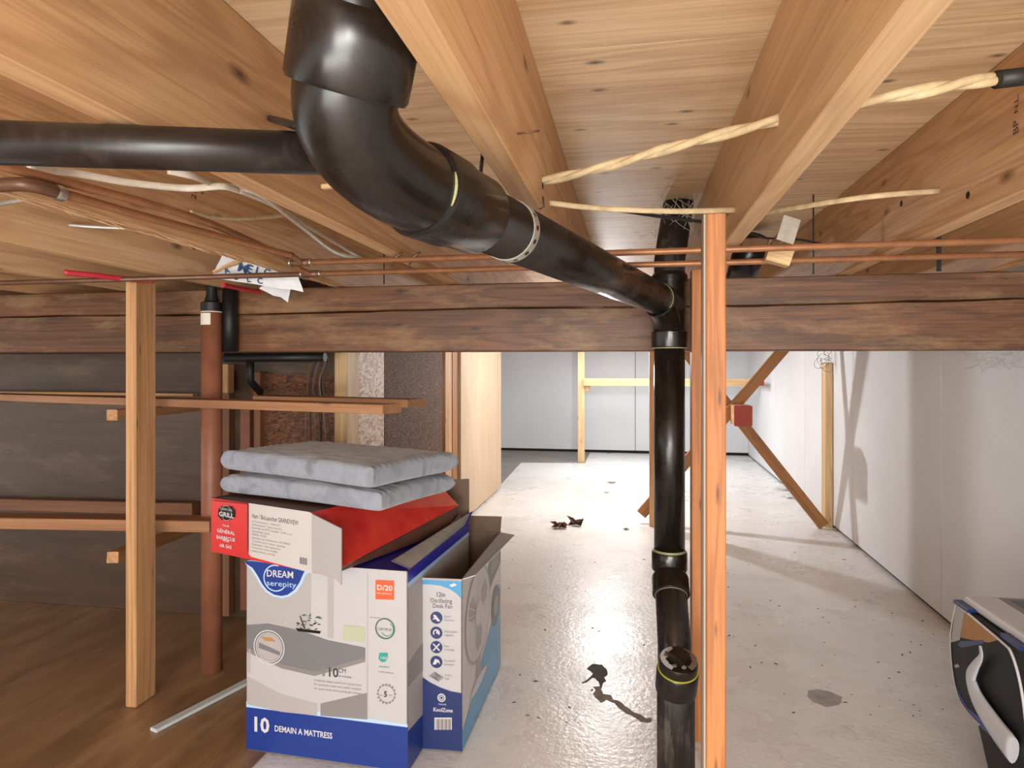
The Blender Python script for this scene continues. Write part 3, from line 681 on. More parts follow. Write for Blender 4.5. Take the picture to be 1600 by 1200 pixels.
# black hanger strap from joist
ha = at_x(757, 248, JX[0] - .021); hb = ha + Vector((-.012, .01, -.055))
o = lumber('hanger_strap', ha + Vector((0, 0, .03)), hb, .0015, .016, M['rubber'], up=(0, 1, 0), bev=.0003)
tag(o, 'black perforated hanger strap nailed to the joist above the coupling', 'strap')
# left horizontal waste pipe
wa = camv((-160 - HX) / F * .745, .2585, .745); wb_ = camv((560 - HX) / F * .80, .2585, .80)
o = tube('waste_pipe', [wa, wb_], .0248, M['abs_brown'], None, 36); tag(o, 'straight horizontal black pipe running under the joists from the left edge to behind the elbow', 'pipe')

# ================================================================== COPPER PIPES
def copper(label, left, tee_px, y, h, bpts, rr=.0076):
    xr = wallx(y) - .004; hz = CH + h
    xt = at_y(*tee_px, y).x; x0 = left if left is not None else xt
    e = empty('copper_pipe', (xt, y, hz), label, 'pipe')
    tube('pipe_run', [(xt, y, hz), (xr, y, hz + .001)], rr, M['copper'], e, 14)
    if left is not None: tube('pipe_run', [(x0, y + .03, hz), (xt, y, hz)], rr, M['copper_dark'], e, 14)
    tube('tee_fitting', [(xt - .028, y + .0, hz), (xt + .028, y, hz)], rr + .0022, M['copper_dark'], e, 14)
    for s in (-1, 1): lathe('solder_joint', (xt + s * .028 - .003, y, hz), (1, 0, 0), [(0, rr), (.002, rr + .0034), (.005, rr + .003), (.007, rr)], M['solder'], e, 12)
    tube('pipe_branch', [(xt, y, hz)] + bpts, rr, M['copper'], e, 14, curve=5)
    return e
zc_ = CH + .272
b1 = [at_z(455, 399, zc_), at_z(440, 395, zc_), at_z(250, 345, zc_), at_z(80, 297.5, zc_), at_z(55, 291, zc_), at_z(30, 288, zc_), at_z(-10, 290, zc_), at_z(-120, 300, zc_)]
e1 = copper('upper copper water pipe under the joists, its branch ending in a soldered elbow', None, (470, 402), 1.57, .272, b1)
b2 = [at_z(468, 420, CH + .275), at_z(440, 400, CH + .292), at_z(300, 339, CH + .292), at_z(0, 259, CH + .292), at_z(-150, 219, CH + .292)]
e2 = copper('lower copper water pipe crossing in front of the beam from the dark left side', -3.3, (486, 430), 1.735, .268, b2)
tube('elbow_fitting', [at_z(85, 299, zc_), at_z(75, 296, zc_), at_z(55, 291, zc_), at_z(30, 288, zc_), at_z(-10, 290, zc_)], .0105, M['copper_dark'], e1, 14, curve=5)
lathe('solder_joint', at_z(85, 299, zc_), (.02, 1, 0), [(0, .0105), (.004, .0125), (.014, .0125), (.018, .0085)], M['solder'], e1, 14)
for px, lb in ((612, 'small dark pipe clip on the upper copper pipe left of the elbow'), (640, 'small dark pipe clip on the upper copper pipe, right one of the two')):
    q = at_y(px, 400, 1.57)
    o = tube('pipe_clip', [Vector((q.x, 1.57, CH + .258)), Vector((q.x + .01, 1.565, CH + .276)), Vector((q.x + .03, 1.56, JB + .002))], .0035, M['copper_dark'], None, 6); tag(o, lb, 'clip')
for px, lb in ((600, 'thin dark hanger rod left of the elbow above the beam'), (1271, 'thin dark hanger rod right of the studs above the beam'), (1467, 'thicker dark hanger rod at right above the beam')):
    q = at_y(px, 430, 2.10); q2 = q.x
    o = lumber('hanger_rod', (q2, 2.10, JB - .002), (q2, 2.10, JT), .012 if px == 1467 else .004, .004, M['rubber'], up=(0, 1, 0), bev=.0005); tag(o, lb, 'rod')

# ================================================================== CABLES
def cable(name, pts, r, mat, label, cat='cable', flatn=.55, tw=0, seg=10, curve=10, twisted=False):
    if twisted:
        P_ = smooth_path(pts, 16); L_ = [0]
        for a, b in zip(P_, P_[1:]): L_.append(L_[-1] + (b - a).length)
        e = empty(name, P_[0], label, cat)
        for sgn in (0, math.pi):
            q = []
            for p, l in zip(P_, L_):
                a = l / .20 * 6.283 + sgn; t = (P_[-1] - P_[0]).normalized(); n = t.cross(Vector((0, 0, 1))).normalized(); b = n.cross(t)
                q.append(p + (n * math.cos(a) + b * math.sin(a)) * .0034)
            tube('strand', q, .0060, mat, e, 10)
        return e
    o = tube(name, pts, r, mat, None, seg, curve=curve, flat=flatn, twist=tw); return tag(o, label, cat)
XL, XR = JX[0] + .0165, JX[1] - .0165
cable('electric_cable', [at_x(846, 284, XL), at_d(940, 262, 1.15) , at_d(1060, 228, 1.06), at_x(1219, 187, XR)], .0085, M['cable'], 'thick twisted cream cable crossing the middle bay', twisted=True)
A = at_x(1219, 187, JX[1] + .0165); 
B0 = Vector((JX[1] + .0165, at_x(1219, 187, XR).y - .03, CH + .36))
cable('electric_cable', [B0, at_d(1410, 148, .84), at_d(1520, 128, .86), at_x(1690, 108, JX[2] - .0165)], .0085, M['cable'], 'twisted cream cable with black tape at the upper right edge', twisted=True)
ta, tb = at_d(1557, 124.5, .866), at_d(1640, 114, .87)
o = tube('tape_wrap', [ta, (ta + tb) / 2 + Vector((0, 0, -.0003)), tb], .0118, M['cable_black'], None, 12); tag(o, 'black tape wrapped around the twisted cable at upper right', 'tape')
cable('electric_cable', [at_x(857, 317, XL), at_d(930, 325, 1.32), at_d(1050, 330, 1.335), at_x(1150, 328, XR)], .0057, M['cable'], 'thin cream cable crossing the middle bay above the studs')
cable('electric_cable', [at_x(1150, 328, JX[1] + .0165) + Vector((0, .1, 0)), at_d(1330, 311, 1.34), at_x(1470, 298, JX[2] - .0165)], .0057, M['cable'], 'thin cream cable in the bay right of the studs')
cable('black_wire', [at_z(955, 327, CH + .34), at_z(1030, 338, CH + .34), at_z(1100, 347, CH + .335)], .004, M['cable_black'], 'black wire in front of the dusty vent pipe', flatn=1)
cable('black_wire', [at_z(1170, 364, CH + .34), at_z(1198, 372, CH + .335), at_z(1245, 374, CH + .335), at_z(1290, 382, CH + .335)], .003, M['cable_black'], 'black wire drooping right of the studs near the scrap blocks', flatn=1)
cable('electric_cable', [at_z(45, 262, CH + .32), at_z(120, 271, CH + .34), at_z(200, 285, CH + .34), at_z(290, 294, CH + .34), at_z(345, 291, CH + .345), at_z(372, 297, CH + .35)], .0068, M['cable_white'], 'white cable looping below the horizontal black pipe')
cable('electric_cable', [at_z(262, 266, CH + .34), at_z(305, 276, CH + .34), at_z(340, 290, CH + .355), at_z(400, 300, CH + .36), at_z(460, 345, CH + .36), at_z(520, 392, CH + .365), at_z(560, 404, CH + .37)], .0068, M['cable_white'], 'white cable running down the left bay, nearest the copper pipes')
cable('electric_cable', [at_z(372, 297, CH + .40), at_z(430, 322, CH + .40), at_z(500, 365, CH + .40), at_z(575, 410, CH + .40)], .0068, M['cable_white'], 'white cable running down the left bay, right of its twin')
cable('electric_cable', [at_z(298, 331, CH + .33), at_z(340, 340, CH + .34), at_z(400, 341, CH + .37), at_z(478, 333, CH + .43)], .0045, M['cable'], 'short beige cable poking from the rough joist')
cable('electric_cable', [at_z(-60, 340, CH + .35), at_z(15, 348, CH + .36), at_z(60, 347, CH + .36), at_z(140, 354, CH + .36), at_z(228, 358, CH + .36)], .005, M['galv'], 'grey cable along the pale joist at far left')
cable('electric_cable', [at_z(-40, 324, CH + .33), at_z(10, 316, CH + .335), at_z(42, 311, CH + .34)], .0055, M['galv'], 'short grey cable end at the left edge')
cable('black_wire', [at_x(422, 185, JX[-1] + .018), at_d(450, 193, .80), at_d(490, 205, .78)], .005, M['cable_black'], 'stub of black wire from the joist above the horizontal pipe', flatn=1)
for i, (pts, lb) in enumerate((([(100, 421), (150, 426), (200, 432), (240, 434)], 'red plastic tube over the pale post'), ([(348, 441), (375, 447), (405, 453), (422, 455)], 'short red plastic tube under the lettered bag'))):
    cable('red_tube', [at_z(a, b, CH + .287 - (.008)) + Vector((0, -.0, -.008)) for a, b in pts], .008, M['redtube'], lb, 'tube', flatn=.8)
# cut wood sliver near the elbow
o = lumber('wood_sliver', at_z(505, 292, CH + .31), at_z(530, 289, CH + .31), .012, .008, M['stud_pale']); tag(o, 'short wood sliver on the joist side left of the elbow', 'wood')

# lettered insulation bag stuffed in the bay
def sheet(name, corners, n, amp, mat, parent=None, seed=1, th=.0015):
    rnd = random.Random(seed); A_, B_, C_, D_ = [Vector(c) for c in corners]; vs = []
    for j in range(n + 1):
        for i in range(n + 1):
            s, t = i / n, j / n; p = (A_ * (1 - s) + B_ * s) * (1 - t) + (D_ * (1 - s) + C_ * s) * t
            vs.append(p + Vector((0, 0, rnd.uniform(-amp, amp))))
    m = len(vs); vs += [v + Vector((0, 0, -th)) for v in vs]; fs = []
    for j in range(n):
        for i in range(n):
            q = (j * (n + 1) + i, j * (n + 1) + i + 1, (j + 1) * (n + 1) + i + 1, (j + 1) * (n + 1) + i)
            fs.append(q); fs.append(tuple(m + k for k in q[::-1]))
    for i in range(n):
        for a, b in ((i, i + 1), (n * (n + 1) + i + 1, n * (n + 1) + i), ((i + 1) * (n + 1), i * (n + 1)), (i * (n + 1) + n, (i + 1) * (n + 1) + n)):
            fs.append((a, m + a, m + b, b))
    return mesh(name, vs, fs, mat, parent, False)
ba, bb, bc, bd = at_y(330, 433, 1.80), at_y(474, 455, 1.84), at_y(462, 422, 1.82), at_y(350, 394, 1.78)
bg = empty('insulation_bag', (ba + bc) / 2, 'white plastic insulation bag with blue letters stuffed between joists behind the copper pipe', 'bag')
sheet('film', (ba, bb, bc, bd), 8, .002, M['poly'], bg, 3)
nn = (bb - ba).normalized(); vv = (bd - ba).normalized()
pr = Print(ba, nn, vv)
if pr.n.dot(CAM - ba) < 0: pr.n = -pr.n
pr.o = pr.o + pr.n * .004
for ch, x, y, s, r in (('A', 352, 428, 9, .4), ('M', 370, 422, 15, -.25), ('E', 384, 424, 13, -.25), ('L', 398, 427, 12, -.25), ('C', 411, 427, 10, -.3), ('E', 366, 437, 9, .2), ('L', 386, 441, 9, .2), ('C', 402, 443, 9, .1)):
    pr.text(ch, x, y, s, M['letters'], 1, rot=r, bold=.02)
pr.done('printed_letters', bg, 'dark blue block letters')
rg = sheet('torn_corner', (at_y(405, 450, 1.95), at_y(450, 470, 1.95), at_y(455, 448, 1.94), at_y(420, 440, 1.94)), 4, .004, M['poly'], bg, 9)
for i, (a, b, lb) in enumerate((((335, 425), (388, 400), 'splintered offcut lying left of the lettered bag'), ((340, 430), (380, 405), 'thin offcut below the splintered offcut by the bag'))):
    o = lumber('wood_offcut', at_y(*a, 1.79 + .03 * i), at_y(*b, 1.75 + .03 * i), .012, .006, M['joist_pale'], jit=.002, segs=5); tag(o, lb, 'offcut')

# scraps right of the studs
q0 = at_z(1150, 435, CH + .30)
o = tube('vent_stub', [at_d(1158, 436, 2.55), at_d(1176, 372, 2.45)], [.058, .058], M['abs'], None, 28); tag(o, 'black sloping pipe stub showing over the beam right of the studs', 'pipe')
c = at_d(1177, 381, 2.40)
o = block('dark_wood_block', c - Vector((.047, .03, .022)), c + Vector((.047, .03, .017)), M['old_board'], None, .004); tag(o, 'dark grey-brown wood block on top of the pipe stub', 'block')
c = at_d(1217, 402, 1.62); o = lumber('scrap_block', c + Vector((-.028, 0, .012)), c + Vector((.026, .0, -.006)), .04, .04, M['stud_pale'], bev=.003); tag(o, 'pale split scrap block hanging behind the copper pipes', 'block')
a, b = at_d(1226, 378, 1.46), at_d(1238, 340, 1.46); o = lumber('metal_tag', a, b, .04, .003, M['galv'], up=(-ST, CT, 0), bev=.001); tag(o, 'grey metal plate tilted above the upper copper pipe', 'plate')
a, b = at_d(1206, 386, 1.50), at_d(1224, 362, 1.50); o = lumber('bracket', a, b, .014, .01, M['copper_dark'], up=(-ST, CT, 0), bev=.001); tag(o, 'brown bracket holding the grey metal plate', 'bracket')

# cobwebs
rnd = random.Random(11); vs, fs = [], []
vc = vm + (vtop - vm) * .7
for i in range(46):
    a = rnd.uniform(0, 6.28); b = a + rnd.uniform(-1.6, 1.6); r1, r2 = rnd.uniform(.048, .07), rnd.uniform(.048, .085)
    p = vc + Vector((r1 * math.cos(a), -abs(r1 * math.sin(a)), rnd.uniform(-.07, .07))); q = vc + Vector((r2 * math.cos(b), -abs(r2 * math.sin(b)), rnd.uniform(-.07, .08))); m = (p + q) / 2 + Vector((0, -.02, -.012))
    v, f = sweep(smooth_path([p, m, q], 5), rnd.uniform(.0003, .0009), 4); b0 = len(vs); vs += v; fs += [tuple(k + b0 for k in g) for g in f]
o = mesh('cobweb', vs, fs, M['web']); o['kind'] = 'stuff'; tag(o, 'dusty cobweb strands around the vent pipe above the wye', 'cobweb')
vs, fs = [], []
for i in range(40):
    y = rnd.uniform(2.45, 2.75); z = rnd.uniform(1.06, 1.12)
    p = Vector((wallx(y) - .004, y, z)); q = p + Vector((-rnd.uniform(.0, .03), rnd.uniform(-.12, .12), rnd.uniform(-.05, .03))); q.x = min(q.x, wallx(q.y) - .003)
    v, f = sweep([p, (p + q) / 2 + Vector((-.006, 0, -.006)), q], rnd.uniform(.0003, .0006), 4); b0 = len(vs); vs += v; fs += [tuple(k + b0 for k in g) for g in f]
o = mesh('cobweb', vs, fs, M['web']); o['kind'] = 'stuff'; tag(o, 'grey cobweb on the white wall right under the beam', 'cobweb')

# ================================================================== LEFT SIDE: column, shelves
cc = at_y(328, 1040, 2.075)
co = empty('steel_column', (cc.x, 2.085, 0), 'brown round steel column with a white paper label in front of the beam', 'column')
rr = .0345
tube('shaft', [(cc.x, 2.085, .0045), (cc.x, 2.085, CH + .20)], rr, M['column'], co, 32)
lathe('cap_fitting', (cc.x, 2.085, CH + .2), (0, 0, 1), [(0, rr + .001), (.03, rr + .002), (.036, .024), (.06, .018), (JB - CH - .2 - .001, .018)], M['rubber'], co, 28)
lathe('collar_ring', (cc.x, 2.085, CH + .197), (0, 0, 1), [(0, rr + .0006), (.005, rr + .0006)], M['paper'], co, 28)
vs = []; n = 8
for j in (0, 1):
    for i in range(n + 1):
        a = math.radians(-168 + 106 * i / n); vs.append((cc.x + (rr + .0007) * math.cos(a), 2.085 + (rr + .0007) * math.sin(a), CH + .153 + .040 * j))
o = mesh('paper_label', vs, [(i, i + 1, n + 2 + i, n + 1 + i) for i in range(n)], M['paper'], co, True); o['label'] = 'white paper label'
bx = at_y(357, 500, 2.10).x
bp = empty('black_pipe', (bx, 2.112, CH), 'narrow black pipe hanging in front of the beam right of the steel column', 'pipe')
tube('pipe_run', [(bx, 2.108, CH + .062), (bx, 2.108, JB - .004)], .025, M['rubber'], bp, 20)
hx0, hx1 = at_y(352, 553, 2.33).x, at_y(508, 553, 2.33).x
b3 = empty('black_pipe', (hx0, 2.33, CH), 'horizontal black pipe just below the beam with a drop to the dark wall', 'pipe')
tube('pipe_run', [(hx0, 2.33, CH + .045), (hx1, 2.33, CH + .045)], .017, M['rubber'], b3, 18)
dx = at_y(391, 580, 2.33).x
tube('pipe_drop', [(dx, 2.33, CH + .045), (dx, 2.33, CH - .045), (dx, 2.40, CH - .09)], .015, M['rubber'], b3, 16)
# bundle of wires dropping behind the boards
rnd = random.Random(3)
wbx = at_y(492, 560, 2.36)
for i in range(6):
    o_ = (i - 2.5) * .012
    lab = ['leftmost', 'second from left', 'third from left', 'third from right', 'second from right', 'rightmost'][i]
    cable('hanging_wire', [Vector((wbx.x + .03 + o_ * .4, 2.37, CH + .05)), Vector((wbx.x + o_ + .01, 2.37 + .004 * i, CH + .02)), Vector((wbx.x + o_ - .01, 2.38, CH - .06)), Vector((wbx.x + o_ * 1.6 - .005, 2.39, CH - .2)), Vector((wbx.x + o_ * 1.8, 2.40, CH - .42))], .0028, M['cable_black'] if i % 2 else M['copper_dark'], lab + ' wire of the loose bundle hanging below the beam', flatn=1)
# shelf boards (long, laid on cleats)
zc = CH - .113
def board(pl, pr_, z, th, wd, name, label, mat, behind=True):
    a = at_z(*pl, z); b = at_z(*pr_, z); a.z = b.z = z
    d = (b - a).normalized(); nrm = Vector((-d.y, d.x, 0))
    off = nrm * wd / 2
    o = lumber(name, a + off, b + off, wd, th, mat); return tag(o, label, 'board')
board((-60, 619.5), (598, 640), zc, .027, .09, 'shelf_board', 'front long board of the upper pair, its end reaching over the dark particle board', M['board'])
board((395, 624), (637, 631), zc, .027, .10, 'shelf_board', 'rear board of the upper pair with the end sticking out furthest right', M['board'])
board((-60, 817), (327, 823.5), .525, .038, .085, 'shelf_board', 'lower front board left of the red carton', M['board'])
o = lumber('ledger_board', at_y(-80, 785, WL - .03), at_y(306, 794, WL - .03), .05, .05, M['old_board'], up=(0, 0, 1)); tag(o, 'dim brown ledger board along the dark wall behind the lower shelf board', 'board')
o = lumber('ledger_board', at_y(-80, 612, WL - .02), at_y(305, 617, WL - .02), .03, .012, M['stud'], up=(0, 0, 1)); tag(o, 'thin light strip along the dark wall behind the upper boards', 'board')
o = lumber('shelf_cleat', at_d(175, 648.5, 2.20), at_y(318, 634, WL - .02), .036, .036, M['stud'], up=(0, 0, 1)); tag(o, 'wooden cleat under the upper boards crossing behind the pale post', 'cleat')
o = lumber('shelf_cleat', at_d(176, 871, 2.16), at_y(300, 825, WL - .02), .036, .036, M['stud'], up=(0, 0, 1)); tag(o, 'sloping wooden cleat under the lower board behind the pale post', 'cleat')
q1, q2 = at_z(240, 1146, 0), at_z(386, 1070, 0)
o = lumber('floor_trim', Vector((q1.x, q1.y, .0095)), Vector((q2.x, q2.y, .0095)) + (Vector((q2.x, q2.y, 0)) - Vector((q1.x, q1.y, 0))) * .9, .03, .010, M['white_trim']); tag(o, 'white metal strip lying on the brown floor beside the cartons', 'strip')
d_ = at_y(367, 560, WL - .06)
o = block('wood_block', (at_y(345, 600, WL - .04).x, WL - .09, zc + .015), (at_y(367, 600, WL - .04).x, WL - .045, CH + .022), M['stud'], None, .003); tag(o, 'short pale wood block fixed upright on the dark wall right of the steel column', 'block')

# ================================================================== CARTONS
def quad_slab(name, pts, th, mats, parent, outward):
    """thin card of thickness th; mats=(outside, inside); pts ccw seen from outside"""
    pts = [Vector(p) for p in pts]; n = Vector(outward).normalized(); k = len(pts)
    vs = pts + [p - n * th for p in pts]
    fs = [tuple(range(k)), tuple(range(2 * k - 1, k - 1, -1))] + [(i, i + k, (i + 1) % k + k, (i + 1) % k) for i in range(k)]
    return mesh(name, vs, fs, None, parent, fmats=[0, 1] + [1] * k, mats=[mats[0], mats[1]])
# ---- big white and blue carton
HT = .5246; zt = CH - HT
FR, FLc = camv(-.2706, -HT, 1.72), camv(-.7307, -HT, 1.824)
U = (FR - FLc).normalized(); N_in = Vector((-U.y, U.x, 0)); DEP = .56; Z = Vector((0, 0, 1))
if N_in.y < 0: N_in = -N_in
z0 = Vector((0, 0, -zt + .0045))
wc = empty('mattress_carton', ((FR + FLc) / 2 + N_in * DEP / 2 + z0), 'large white and blue mattress topper carton with a grey bed picture, under the red carton', 'carton')
a, b, c_, d_ = FLc, FR, FR + N_in * DEP, FLc + N_in * DEP
LW = (FR - FLc).length
quad_slab('front_wall', (a + z0, b + z0, b, a), .003, (M['c_white'], M['kraft']), wc, -N_in)
quad_slab('side_wall', (b + z0, c_ + z0, c_, b), .003, (M['c_grey'], M['kraft']), wc, U)
quad_slab('side_wall', (d_ + z0, a + z0, a, d_), .003, (M['c_grey'], M['kraft']), wc, -U)
quad_slab('back_wall', (c_ + z0, d_ + z0, d_, c_), .003, (M['c_white'], M['kraft']), wc, N_in)
quad_slab('bottom', (a + z0, d_ + z0, c_ + z0, b + z0), .003, (M['kraft'], M['kraft']), wc, -Z)
quad_slab('top_flap', (a - Z * .001 + U * .003 + N_in * .003, b - Z * .001 - U * .003 + N_in * .003, b + N_in * .54 - Z * .001 - U * .003, a + N_in * .54 - Z * .001 + U * .003), .003, (M['c_royal'], M['liner']), wc, Z)['label'] = 'royal blue top flap lying closed'
h1 = b + N_in * .02; h2 = b + N_in * .54
quad_slab('side_flap', (h1, h2, h2 + Z * .045 + U * .02, h1 + Z * .012 - U * .06 + N_in * .02), .003, (M['c_royal'], M['liner']), wc, U)['label'] = 'blue side flap raised toward the back'
g1, g2 = c_, c_ - U * .15
quad_slab('back_flap', (g2, g1, g1 + Z * .15 , g2 + Z * .14 - N_in * .01), .003, (M['kraft'], M['kraft']), wc, -N_in)['label'] = 'brown unprinted flap standing upright'
P = Print(FLc, U, Z)
P.n = -N_in
bot = [(0, -zt + .006), (LW, -zt + .006)]
yb = P.P(574, 1126)[1]
P.face([(0, -zt + .006), (LW, -zt + .006), (LW, yb - .004), (0, yb - .004)], M['c_blue'], 0)
P.face([(0, yb - .004), (LW, yb - .004), (LW, yb + .004), (0, yb + .012)], M['c_pale'], 0)
P.text('10', 393, 1141, 22, M['c_white2'], 1, bold=.03); P.text('DEMAIN A MATTRESS', 429, 1142, 9, M['c_white2'], 1, wpx=90, bold=.02)
P.done('blue_footer', wc, 'blue band with white lettering along the bottom')
# bed picture
P.poly([(386, 884), (486, 896), (486, 995), (386, 980)], M['c_grey4'], 0)
P.poly([(386, 976), (420, 974), (470, 985), (512, 1000), (571, 1012), (571, 1027), (495, 1049), (440, 1037), (386, 1012)], M['c_grey3'], 1)
P.poly([(386, 1012), (440, 1037), (495, 1049), (571, 1027), (571, 1034), (492, 1056), (440, 1044), (386, 1018)], M['c_grey2'], 2)
P.poly([(386, 1018), (440, 1044), (492, 1056), (571, 1034), (574, 1082), (500, 1100), (440, 1084), (386, 1056)], M['c_white'], 1)
P.poly([(386, 1056), (440, 1084), (496, 1099), (496, 1118), (440, 1112), (386, 1100)], M['c_grey'], 1)
P.poly([(501, 1099), (574, 1082), (574, 1124), (501, 1118)], M['c_grey2'], 1)
P.poly([(536, 977), (571, 980), (571, 1004), (536, 1000)], M['c_sage'], 1)
P.poly([(512, 880), (521, 884), (521, 998), (512, 996)], M['c_grey4'], 1)
P.poly([(386, 1012), (392, 1014), (392, 1052), (386, 1050)], M['c_grey4'], 2)
rnd = random.Random(21)
for i in range(26):
    x, y = rnd.uniform(462, 500), rnd.uniform(960, 984); a0 = rnd.uniform(0, 6.28); L = rnd.uniform(5, 11); dx_, dy_ = L * math.cos(a0), L * math.sin(a0) * .7
    if y < 972 and x < 470: continue
    P.poly([(x, y), (x + dx_ * .5 - dy_ * .16, y + dy_ * .5 + dx_ * .16), (x + dx_, y + dy_), (x + dx_ * .5 + dy_ * .16, y + dy_ * .5 - dx_ * .16)], M['ink'] if i % 2 else M['c_green'], 2)
P.poly([(462, 981), (502, 986), (500, 990), (466, 986)], M['c_black'], 2)
P.poly([(468, 962), (470, 962), (478, 982), (475, 982)], M['ink'], 2)
P.done('bed_picture', wc, 'grey printed picture of a bed and a plant')
# emblem
P.poly([(383.5, 876), (400, 878), (440, 884), (478, 891), (484, 893), (478, 898), (472, 912), (464, 924), (452, 932), (440, 934.5), (428, 932), (416, 925), (407, 914), (400, 901), (392, 889), (384, 881)], M['c_pale'], 2)
P.poly([(384, 876), (400, 877), (440, 883), (478, 890), (474, 897), (469, 909), (461, 921), (450, 929), (440, 931), (429, 929), (418, 922), (410, 912), (403, 899), (395, 887), (384, 880)], M['c_blue'], 3)
P.ring(431, 903, 21, .09, M['c_pale'], 4, a0=75, a1=325)
P.text('DREAM', 417, 900, 10.5, M['c_white2'], 5, wpx=41, bold=.012); P.text('serenity', 417, 914, 8.5, M['c_pale'], 5, wpx=46)
P.done('brand_badge', wc, 'blue emblem with white and pale blue lettering')
P.ring(421, 1011, 27, .06, M['c_white2'], 4); P.ring(421, 1011, 23, .05, M['c_white2'], 4); P.disc(421, 1011, 21, M['c_grey'], 3)
P.poly([(407, 994), (425, 996), (432, 1002), (415, 1001)], M['kraft_tan'], 4); P.poly([(405, 1003), (438, 1018), (438, 1024), (405, 1012)], M['c_grey3'], 4)
P.done('round_inset', wc, 'round inset picture in a white ring')
P.text('10', 511, 1056, 14, M['ink'], 3, bold=.02); P.text('CM', 528.5, 1050, 6.5, M['ink'], 3); P.poly([(504, 1040), (508, 1040), (508, 1056), (504, 1056)], M['ink_grey'], 3)
P.text('en mousse', 529, 1057, 3.4, M['ink'], 3, wpx=20)
for i, tx in enumerate(('A mattress topper made from memory foam', 'for pressure relief and restful comfort', 'for your body and cooling gel infused')):
    P.text(tx, 491, 1063.5 + i * 6.4, 3.4, M['ink_grey'], 3, wpx=74)
P.done('size_text', wc, 'dark small print giving 10 cm')
P.poly([(587, 906), (616, 907), (616, 937), (587, 936)], M['c_orange'], 3); P.text('D/20', 589, 921, 8, M['c_white2'], 4, wpx=24, bold=.02); P.text('nuits garanties', 589, 927, 3, M['c_white2'], 4, wpx=23)
P.done('guarantee_badge', wc, 'orange square badge')
P.ring(602, 982, 16.5, .12, M['c_green'], 3); P.ring(605, 983, 11, .1, M['c_teal'], 3, a0=-150, a1=60); P.text('CERTIPUR', 590, 984, 4, M['ink_grey'], 4, wpx=22); P.text('-e-e-s-', 577, 965, 3, M['ink_grey'], 3, wpx=17)
P.done('foam_badge', wc, 'green ringed mark')
P.poly([(593, 1020), (606, 1020), (606, 1029), (602, 1034), (596, 1034), (592, 1029)], M['c_teal'], 3); P.text('100', 594, 1029, 4.5, M['c_white2'], 4, wpx=10)
P.text('standard', 592, 1042, 3.4, M['c_teal'], 3, wpx=16); P.text('tested for substances', 591, 1050, 2.6, M['ink_grey'], 3, wpx=24)
P.done('textile_badge', wc, 'small teal mark')
P.ring(604, 1084, 14, .06, M['ink_grey'], 3)
for k in range(16):
    a = k * math.pi / 8; P.disc(604 + 15 * math.cos(a) * .93, 1084 + 15 * math.sin(a), 1.5, M['ink_grey'], 3, 6)
P.text('5', 600, 1088, 8.5, M['ink'], 4, bold=.02); P.text('an', 594, 1087, 3.4, M['ink_grey'], 4); P.text('yrs', 608, 1087, 3.4, M['ink_grey'], 4)
P.done('warranty_badge', wc, 'toothed grey ring with the number 5')
P.poly([(574, 895), (575, 895), (575, 1124), (574, 1124)], M['c_grey'], 1); P.done('panel_edge', wc)
Q = Print(FR, N_in, Z); Q.n = U
Q.face([(0, -.03), (DEP, -.03), (DEP, 0), (0, 0)], M['c_royal'], 0); Q.face([(0, -.042), (DEP, -.042), (DEP, -.03), (0, -.03)], M['c_pale'], 0)
Q.face([(0, -zt + .006), (DEP, -zt + .006), (DEP, -zt + .05), (0, -zt + .11)], M['c_blue'], 0)
Q.face([(.0, -.24), (.4, -.20), (.4, -.32), (0, -.30)], M['c_grey2'], 0)
Q.done('side_print', wc, 'blue top band and grey picture on the narrow side')

# ---- fan carton
fa = at_z(655.5, 1170, .0045); fb = at_z(722.5, 1170, .0045)
fa = camv(-.571 * 0 + (655.5 - HX) / F * 1.83, -CH + .0025, 1.83); fb = camv((722 - HX) / F * 1.815, -CH + .0025, 1.815)
U2 = (fb - fa); W2 = U2.length; U2.normalize(); N2 = Vector((-U2.y, U2.x, 0)); N2 = N2 if N2.y > 0 else -N2
# turn depth axis to match the right side
hh = (905 - 577) * 1.815 / F; zf2 = CH - hh; D2 = .475
bk = at_z(782, 1041, .0025); N2 = (Vector((bk.x, bk.y, fb.z)) - fb); D2 = N2.length; N2.normalize()
up2 = Vector((0, 0, zf2 - fa.z))
fc = empty('fan_carton', (fa + fb) / 2 + N2 * D2 / 2, 'narrow white and blue open fan carton right of the mattress carton', 'carton')
A2, B2, C2, D2p = fa, fb, fb + N2 * D2, fa + N2 * D2
quad_slab('front_wall', (A2, B2, B2 + up2, A2 + up2), .003, (M['c_white'], M['kraft']), fc, -N2)
quad_slab('side_wall', (B2, C2, C2 + up2, B2 + up2), .003, (M['c_white2'], M['kraft']), fc, U2)
quad_slab('back_wall', (C2, D2p, D2p + up2, C2 + up2), .003, (M['c_white'], M['kraft']), fc, N2)
quad_slab('side_wall', (D2p, A2, A2 + up2, D2p + up2), .003, (M['c_white'], M['kraft']), fc, -U2)
quad_slab('bottom', (A2, D2p, C2, B2), .003, (M['kraft'], M['kraft']), fc, -Z)
t_ = [p + up2 for p in (A2, B2, C2, D2p)]
quad_slab('side_flap', (t_[1] + N2 * .003, t_[2], t_[2] + U2 * .055 + Z * .0 - N2 * .03, t_[1] + U2 * .03 + Z * .004 + N2 * .03), .003, (M['liner'], M['c_white2']), fc, Z)['label'] = 'grey carton flap folded out to the right'
quad_slab('back_flap', (t_[3], t_[2], t_[2] + Z * .055 - U2 * -.004, t_[3] + Z * .055), .003, (M['kraft'], M['c_white']), fc, -N2)['label'] = 'dark brown flap standing at the back'
